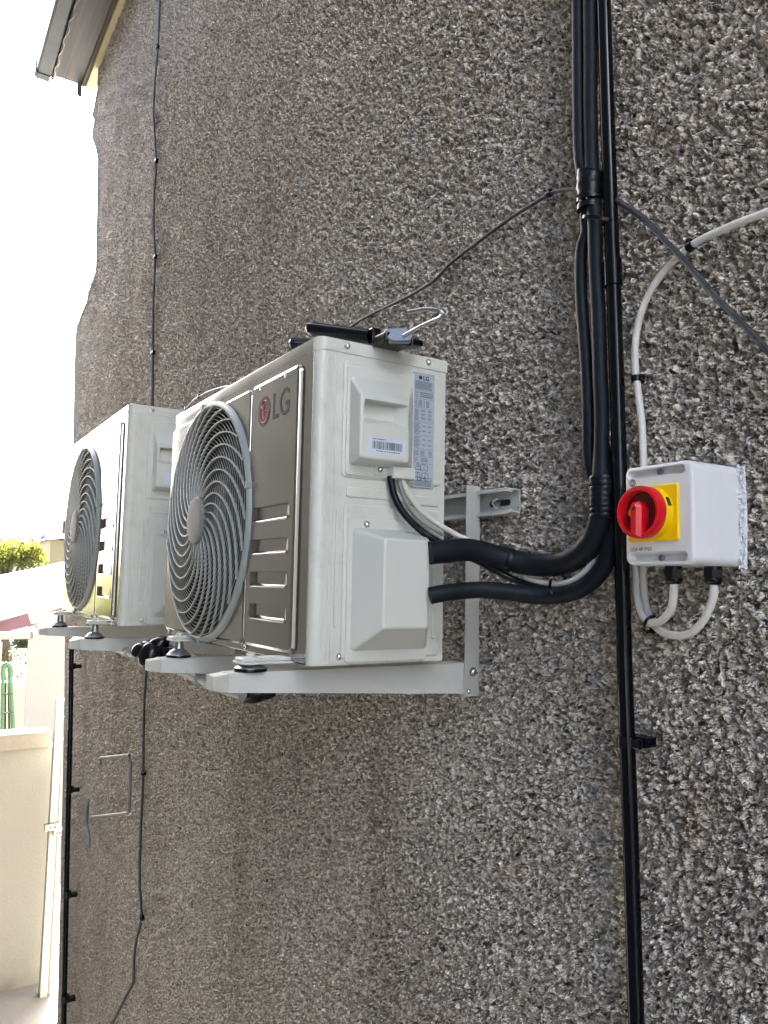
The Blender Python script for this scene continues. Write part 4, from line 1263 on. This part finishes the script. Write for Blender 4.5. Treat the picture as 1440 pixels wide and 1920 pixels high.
lobes('rubber_drain_joint', 'shiny black lobed rubber joint hanging below the left end of the front unit',
      [(Q(-24, -4, .01), .020, rgt + upv * .3, .040, False), (Q(-2, 4), .0285, rgt * .3 + upv, .058, False), (Q(6, -12, .01), .020, rgt * .7 + upv * .5, .06, False), (Q(34, -2, .005), .0195, rgt - upv * .15, .05, True),
       (Q(-12, -2, .02), .026, rgt, .05, False), (Q(14, 0, .02), .024, rgt, .05, False)], 'blackplastic', 'pipe joint')
bl = PY(472, 1303, .06)
lobes('rubber_drain_plug', 'small shiny black rubber plug under the arm of the front bracket', [(bl + Vector((0, 0, .004)), .020, rgt, .062, False), (bl + rgt * .02 + Vector((0, 0, .006)), .016, rgt, .05, False)], 'blackplastic', 'plug')
# dark waste pipe down the corner
wp = [PY(205, 1196, WY - .05), PY(170, 1196, WY - .05), PY(146, 1197, WY - .05), PY(137, 1201, WY - .05), PY(134, 1220, WY - .05), PY(133, 1300, WY - .05), PY(131, 1400, WY - .05), PY(127, 1560, WY - .05), PY(124, 1700, WY - .05), PY(120, 1900, WY - .05), PY(118, 2000, WY - .05)]
wr = thing('waste_pipe', 'slim black pipe running down the far corner of the wall', 'pipe', wp[-1])
mb = MB(); mb.tube(smooth_path(wp, .05), .0135, 12); mb.build('pipe', 'blackpipe', wr)
for (cx_, cy_) in ((135, 1249), (131, 1480), (126, 1677), (122, 1872)):
    c = PY(cx_, cy_, WY - .05)
    mb = MB(); mb.tube([c - Vector((0, 0, .016)), c + Vector((0, 0, .016))], .019, 14); mb.box(c + Vector((0, .004, -.010)), c + Vector((.032, .045, .010)), .002); mb.build('pipe_clip', 'blackplastic', wr)

# ------------------------------------------------------------------ bent galvanised rod left on the wall
Yh = WY - .035
hk = K([(189, 1434), (190, 1421), (243, 1416), (245, 1430), (242, 1522), (238, 1525), (166, 1533), (164, 1528), (165, 1498)], Yh)
root = thing('bent_rod', 'square bent galvanised rod fixed to the lower left of the wall', 'bracket', hk[5])
mb = MB(); mb.tube(hk, .0068, 6); mb.build('rod', 'dullsteel', root)
mb = MB(); mb.tube(smooth_path(K([(165, 1500), (162, 1520), (163, 1545), (168, 1572), (167, 1590)], Yh - .01), .03), [.0055] * len(smooth_path(K([(165, 1500), (162, 1520), (163, 1545), (168, 1572), (167, 1590)], Yh - .01), .03)), 6)
mb.build('hanging_tail', 'dullsteel', root)

# ------------------------------------------------------------------ garden wall and gate post beyond the corner
def garden():
    X0 = -4.75
    cp = PX(50, 1372, X0); zt = cp.z
    root = thing('garden_wall', 'cream rendered garden wall with rough coping beyond the house corner', 'wall', (X0 - .1, .2, GZ))
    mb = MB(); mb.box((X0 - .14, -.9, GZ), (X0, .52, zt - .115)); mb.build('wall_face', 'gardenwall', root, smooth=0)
    # coping stones
    y = -.9; k = 0
    ends = [-.9, -.45, .02, PX(97, 1400, X0 + .03).y]
    for a, b in zip(ends, ends[1:]):
        mb = MB()
        z = zt - random.uniform(0, .004)
        mb.box((X0 - .17, a + .004, zt - .112), (X0 + .03, b - .004, z), .012); mb.build('coping_stone', 'coping', root)
    # door frame standing in the passage, cream timber with steel strip
    Xp = -4.55
    root = thing('gate_frame', 'cream timber gate post with grey strip and latch at the wall corner', 'gate frame', (Xp, .5, GZ))
    def col(pxa, pxb, ytop, X, nm, m, dx, yb=1925):
        a, b = PX(pxa, ytop, X), PX(pxb, ytop, X)
        mb = MB(); mb.box((X - dx, a.y, GZ), (X, b.y, a.z), .003); return mb.build(nm, m, root)
    post = col(106, 119, 1322, Xp, 'post', 'creamtimber', .07)
    col(119.6, 126, 1345, Xp - .012, 'steel_strip', 'greypvc', .05)
    a = PX(106, 1322, Xp); b = PX(140, 1340, Xp)
    mb = MB(); mb.hexa([(Xp - .08, a.y, a.z + .002), (Xp + .006, a.y, a.z + .002), (Xp + .006, b.y, a.z + .002), (Xp - .08, b.y, a.z + .002), (Xp - .08, a.y, a.z + .03), (Xp + .006, a.y, a.z + .03), (Xp + .006, b.y, a.z + .03), (Xp - .08, b.y, a.z + .03)]); mb.build('head_rail', 'creamtimber', root)
    for (x0_, x1_, y0_, y1_) in ((84, 112, 1546, 1554), (100, 117, 1556, 1565)):
        p, q = PX(x0_, y0_, Xp + .03), PX(x1_, y1_, Xp + .03)
        mb = MB(); mb.box((Xp + .001, p.y, q.z), (Xp + .05, q.y, p.z), .002); l = mb.build('latch_plate', 'steel', root)
        mb = MB()
        for f in (.35, .65):
            yy = p.y + (q.y - p.y) * f
            mb.lathe([(.006, 0), (.006, .003), (.001, .004)], lambda u, v, d: (Xp + .05 + d, yy + u, (p.z + q.z) / 2 + v), 10)
        mb.build('rivet', 'print', l)
    for py_ in (1405, 1512, 1605, 1725, 1845):
        p = PX(122, py_, Xp); mb = MB(); mb.lathe([(.007, 0), (.006, .003), (.001, .004)], lambda u, v, d: (Xp - .0115 + d, p.y + u, p.z + v), 10); mb.build('screw', 'print', root)
    # kerb slab at the foot
    mb = MB(); mb.box((Xp - .9, -.6, GZ), (Xp + .35, .6, GZ + .06), .01)
    o = mb.build('path', 'concretefloor'); tag(o, kind='structure')
garden()

# ------------------------------------------------------------------ beyond: neighbours, lean-to, ladder, lawn, tree
def far():
    # lean-to with white roof
    root = thing('outbuilding', 'white outbuilding with shallow pale roof beyond the garden wall', 'outbuilding', (-9, .9, GZ))
    XA, XB = -8.2, -13.5
    mb = MB()
    lo = [PX(-60, 1180, XA), PX(62, 1143, XA - 1.2), PX(150, 1114, XA - 2.6)]
    hi = [PX(-60, 1090, XB), PX(68, 1065, XB), PX(150, 1046, XB)]
    i = mb.verts(lo + hi + [p - Vector((0, 0, .09)) for p in lo + hi])
    for a, b in ((0, 1), (1, 2)):
        mb.face((i + a, i + b, i + 3 + b, i + 3 + a)); mb.face((i + 6 + a, i + 9 + a, i + 9 + b, i + 6 + b)); mb.face((i + a, i + 6 + a, i + 6 + b, i + b))
    mb.face((i, i + 3, i + 9, i + 6)); mb.face((i + 2, i + 8, i + 11, i + 5)); mb.face((i + 3, i + 4, i + 10, i + 9)); mb.face((i + 4, i + 5, i + 11, i + 10))
    mb.build('roof', 'rooflight', root, smooth=0)
    X = -9.6
    a, b = PX(57, 1170, X), PX(150, 1372, X)
    mb = MB(); mb.box((X - .12, a.y, GZ), (X, b.y + 1.5, a.z)); mb.build('wall', 'whitepaint', root, smooth=0)
    # red board and white gutter under the eave
    p = [PX(-30, 1166, -8.15), PX(62, 1155, -8.9)]
    mb = MB(); mb.hexa([PX(-40, 1198, -8.2), PX(65, 1172, -8.9), PX(65, 1172, -8.95), PX(-40, 1198, -8.25), PX(-40, 1176, -8.2), PX(58, 1148, -8.9), PX(58, 1148, -8.95), PX(-40, 1176, -8.25)])
    mb.build('fascia_board', 'reddish', root, smooth=0)
    mb = MB(); mb.tube([PX(-40, 1193, -8.0), PX(56, 1191, -8.0)], .040, 14)
    mb.tube(smooth_path([PX(56, 1191, -8.0), PX(66, 1188, -8.05), PX(73, 1178, -8.1), PX(75, 1165, -8.1)], .05), .048, 14)
    mb.build('waste_pipe', 'whitepaint', root)
    mb = MB(); mb.hexa([PX(58, 1170, -8.3), PX(112, 1168, -8.3), PX(112, 1168, -8.5), PX(58, 1170, -8.5), PX(52, 1150, -8.3), PX(112, 1146, -8.3), PX(112, 1146, -8.5), PX(52, 1150, -8.5)]); mb.build('hopper', 'whitepaint', root)
    p0, p1 = PX(-6, 1205, -8.3), PX(5, 1205, -8.3)
    mb = MB(); mb.box((-8.4, p0.y, GZ), (-8.3, p1.y, p0.z)); mb.build('corner_post', 'whitepaint', root, smooth=0)
    # boundary wall
    root = thing('boundary_wall', 'low cream wall behind the green ladder', 'wall', (-12, .9, GZ))
    X = -12.0
    a, b = PX(-50, 1291, X), PX(62, 1291, X)
    mb = MB(); mb.box((X - .2, a.y - 1, GZ), (X, b.y, a.z)); mb.build('wall_face', 'timbertrim', root, smooth=0)
    mb = MB(); mb.box((X - .23, a.y - 1, a.z + .002), (X + .03, b.y + .02, a.z + .07), .01); mb.build('coping', 'whitepaint', root)
    mb = MB(); q = PX(53, 1351, X); mb.lathe([(.04, 0), (.03, .02), (.001, .03)], lambda u, v, d: (X + .001 + d, q.y + u, q.z + v), 12); mb.build('vent', 'print', root)
    # lawn bank
    root_z = PX(20, 1300, -13).z
    mb = MB(); P = [(-12.6, -1.5, PX(20, 1296, -12.6).z), (-12.6, 3, PX(20, 1296, -12.6).z), (-20, 3.5, PX(20, 1216, -20).z), (-20, -1.5, PX(20, 1216, -20).z)]
    i = mb.verts(P); mb.face((i, i + 1, i + 2, i + 3)); o = mb.build('lawn', 'grass', smooth=0); tag(o, kind='structure')
    mb = MB(); rnd = random.Random(2)
    for k in range(2600):
        t = rnd.random(); s_ = rnd.random()
        p = Vector(P[0]).lerp(Vector(P[3]), t).lerp(Vector(P[1]).lerp(Vector(P[2]), t), s_)
        h = rnd.uniform(.04, .10); d = rnd.uniform(-.03, .03)
        i = mb.verts([p + Vector((0, -.012, 0)), p + Vector((0, .012, 0)), p + Vector((rnd.uniform(-.03, .03), d, h))]); mb.face((i, i + 1, i + 2))
    o = mb.build('grass', 'grass', smooth=0, recalc=False); tag(o, 'tufts of sunlit yellow green grass on the lawn', 'grass', kind='stuff')
    # leafy things
    def leaves(name, label, cat, cen, rad, n, m, size, trunk=None, seed=1, blobs=7):
        rnd = random.Random(seed); cen = Vector(cen)
        root = thing(name, label, cat, (cen.x, cen.y, GZ))
        bc = [(cen + Vector([rnd.uniform(-1, 1) * rad[k] * .65 for k in range(3)]), rnd.uniform(.3, .55)) for _ in range(blobs)]
        mb = MB()
        for k in range(n):
            c, s_ = rnd.choice(bc)
            v = Vector([rnd.gauss(0, 1) for _ in range(3)]).normalized() * rnd.random() ** .4
            p = c + Vector([v[j] * rad[j] * s_ * 1.3 for j in range(3)])
            a = Vector([rnd.gauss(0, 1) for _ in range(3)]).normalized(); b = a.orthogonal().normalized()
            sz = size * rnd.uniform(.6, 1.4)
            i = mb.verts([p - a * sz, p + b * sz * .5, p + a * sz, p - b * sz * .5]); mb.face((i, i + 1, i + 2, i + 3))
        o = mb.build('crown', m, root, smooth=0, recalc=False)
        mb = MB(); base = Vector((cen.x, cen.y, GZ))
        mb.tube([base, base.lerp(cen, .5) + Vector((.05, .08, 0)), cen], [.13, .10, .05], 8)
        for c, s_ in bc: mb.tube([base.lerp(cen, .7), base.lerp(cen, .7).lerp(c, .6) + Vector((0, 0, .1)), c], [.06, .04, .015], 6)
        mb.build('trunk', 'bark', root)
    tc_ = PX(15, 1052, -22)
    leaves('tree', 'bright sunlit yellow green tree over the pale roof', 'tree', tc_, (1.2, 1.0, .62), 5200, 'leaf', .055, seed=4, blobs=12)
    leaves('garden_tree', 'yellow green garden tree mirrored in the further unit', 'tree', (-21, -4.6, -.7), (1.3, 1.9, 1.1), 3500, 'leaf', .09, seed=8, blobs=10)
    hc = PX(44, 1200, -20.5); hc.z -= .1
    leaves('hedge_bush', 'dark leafy bush at the back of the lawn', 'bush', hc, (.4, .5, .25), 2200, 'hedge', .04, seed=6)
    # bare twiggy shrub
    base = PX(8, 1240, -14)
    tw = thing('bare_shrub', 'bare orange brown twiggy shrub beside the lawn', 'shrub', base)
    rnd = random.Random(9); mb = MB()
    for k in range(46):
        a = base + Vector((rnd.uniform(-.1, .1), rnd.uniform(-.1, .1), 0)); e = PX(rnd.uniform(0, 34), rnd.uniform(1196, 1225), -14 + rnd.uniform(-.2, .2))
        m_ = a.lerp(e, .5) + Vector((0, rnd.uniform(-.05, .05), rnd.uniform(-.02, .05))); mb.tube([a, m_, e], [.010, .007, .002], 4)
    mb.build('branches', 'bark', tw)
    # yellow house with grey roof and red chimney
    root = thing('distant_house', 'distant ochre house with grey roof and red chimney', 'house', (-26, 2.5, GZ))
    X = -26
    a, b = PX(95, 1012, X), PX(170, 1062, X)
    mb = MB(); mb.box((X - 4, a.y, GZ), (X, b.y + 2, a.z)); mb.build('wall', 'houseyellow', root, smooth=0)
    e0, e1, rg = PX(89, 1011, X + .3), PX(170, 1007, X + .3), PX(122, 998, X - 2)
    mb = MB(); mb.hexa([e0, e1, e1 + Vector((-4.6, 0, 0)), e0 + Vector((-4.6, 0, 0)), Vector((rg.x, rg.y, rg.z)), Vector((rg.x, b.y + 1, rg.z)), Vector((rg.x - .2, b.y + 1, rg.z)), Vector((rg.x - .2, rg.y, rg.z))])
    mb.build('roof', 'slate', root, smooth=0)
    c0, c1 = PX(118, 976, X - 2), PX(132, 1002, X - 2)
    mb = MB(); mb.box((X - 2.4, c0.y, c1.z), (X - 1.9, c1.y, c0.z), .02); mb.build('chimney', 'reddish', root)
    # two ridge finials on a far roof
    root = thing('far_roof', 'far pale roof with two small dark finials on its ridge', 'roof', (-34, 1, GZ))
    X = -34
    a, b = PX(44, 1024, X), PX(110, 1024, X)
    mb = MB(); mb.hexa([(X + 1.5, a.y - 1, a.z - 1.4), (X + 1.5, b.y, a.z - 1.4), (X - 2, b.y, a.z - 1.4), (X - 2, a.y - 1, a.z - 1.4), (X + .1, a.y, a.z), (X + .1, b.y, a.z), (X - .1, b.y, a.z), (X - .1, a.y, a.z)]); mb.build('roof_slope', 'rooflight', root, smooth=0)
    for px_, t_ in ((58, 1006), (80, 1002)):
        p, q = PX(px_, 1026, X), PX(px_, t_, X); hh = (q - p).length
        mb = MB(); mb.lathe([(.05, 0), (.04, hh * .35), (.11, hh * .45), (.14, hh * .6), (.12, hh * .75), (.03, hh)], lambda u, v, d: (p.x + u, p.y + v, p.z + d), 12); mb.build('finial', 'slate', root)
    # green step ladder
    X = -9.2
    root = thing('step_ladder', 'green step ladder with rounded top leaning by the white post', 'ladder', PX(15, 1372, X))
    q = lambda a, b, d=0: PX(a, b, X + d)
    zb = 1500
    mb = MB(); mb.tube([q(2, zb), q(5, 1300), q(6, 1260)], .022, 8); mb.build('rail', 'ladder', root)
    mb = MB(); mb.tube([q(32, zb), q(25, 1372), q(20, 1290), q(18, 1262)], .026, 8); mb.build('rail', 'ladder', root)
    mb = MB(); mb.tube(smooth_path([q(5, 1268), q(6, 1252), q(12, 1246), q(19, 1252), q(20, 1270)], .03), .030, 10); mb.build('top_hoop', 'ladder', root)
    for yy in (1300, 1335, 1368, 1405, 1445):
        mb = MB(); mb.box(q(5, yy + 3, .03), q(24, yy - 1, -.04)); mb.build('step', 'print', root, smooth=0)
    mb = MB(); mb.tube([q(10, 1280, -.1), q(9, 1420, -.5)], .012, 6); mb.tube([q(16, 1280, -.1), q(18, 1420, -.5)], .012, 6); mb.build('back_stay', 'print', root)
far()

# ------------------------------------------------------------------ house across the passage (mirrored in the glossy fronts)
def opposite():
    root = thing('neighbour_house', 'brown brick house across the passage mirrored in the glossy unit fronts', 'house', (-9, -5, GZ))
    x0, x1, y, z1 = -7.4, 2.2, -1.85, 4.0
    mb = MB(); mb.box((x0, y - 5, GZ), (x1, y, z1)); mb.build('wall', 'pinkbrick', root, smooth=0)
    mb = MB(); i = mb.verts([(x0 - .3, y + .35, z1), (x1 + .3, y + .35, z1), (x1 + .3, y - 2.5, z1 + 1.9), (x0 - .3, y - 2.5, z1 + 1.9), (x0 - .3, y - 5.3, z1), (x1 + .3, y - 5.3, z1)])
    mb.face((i, i + 1, i + 2, i + 3)); mb.face((i + 3, i + 2, i + 5, i + 4)); mb.face((i, i + 3, i + 4)); mb.face((i + 1, i + 5, i + 2)); mb.face((i, i + 4, i + 5, i + 1)); mb.build('roof', 'slate', root, smooth=0)
opposite()
def build_bounce_house():  # unseen house added to throw sunlight back onto the +x faces
    root = thing('white_house', 'sunlit white rendered house closing the passage behind the camera', 'house', (6, -2, GZ))
    x = 4.0
    mb = MB(); mb.box((x, -1.6, GZ), (x + 4, .36, 4.4)); mb.build('wall', 'coolwhite', root, smooth=0)
    mb = MB(); i = mb.verts([(x - .15, -1.65, 4.4), (x - .15, .37, 4.4), (x + 2, .37, 5.4), (x + 2, -1.65, 5.4), (x + 4.2, -1.65, 4.4), (x + 4.2, .37, 4.4)])
    mb.face((i, i + 1, i + 2, i + 3)); mb.face((i + 3, i + 2, i + 5, i + 4)); mb.face((i, i + 3, i + 4)); mb.face((i + 1, i + 5, i + 2)); mb.build('roof', 'slate', root, smooth=0)
    mb = MB(); mb.box((x - .05, -1.2, 2.1), (x - .002, -.4, 3.1), .01); f = mb.build('window', 'creamtimber', root)
    mb = MB(); mb.box((x - .06, -1.13, 2.17), (x - .051, -.47, 3.03)); mb.build('pane', 'dark', f, smooth=0)
build_bounce_house()

for o in list(bpy.data.objects):
    if o.get('_local') is not None: del o['_local']
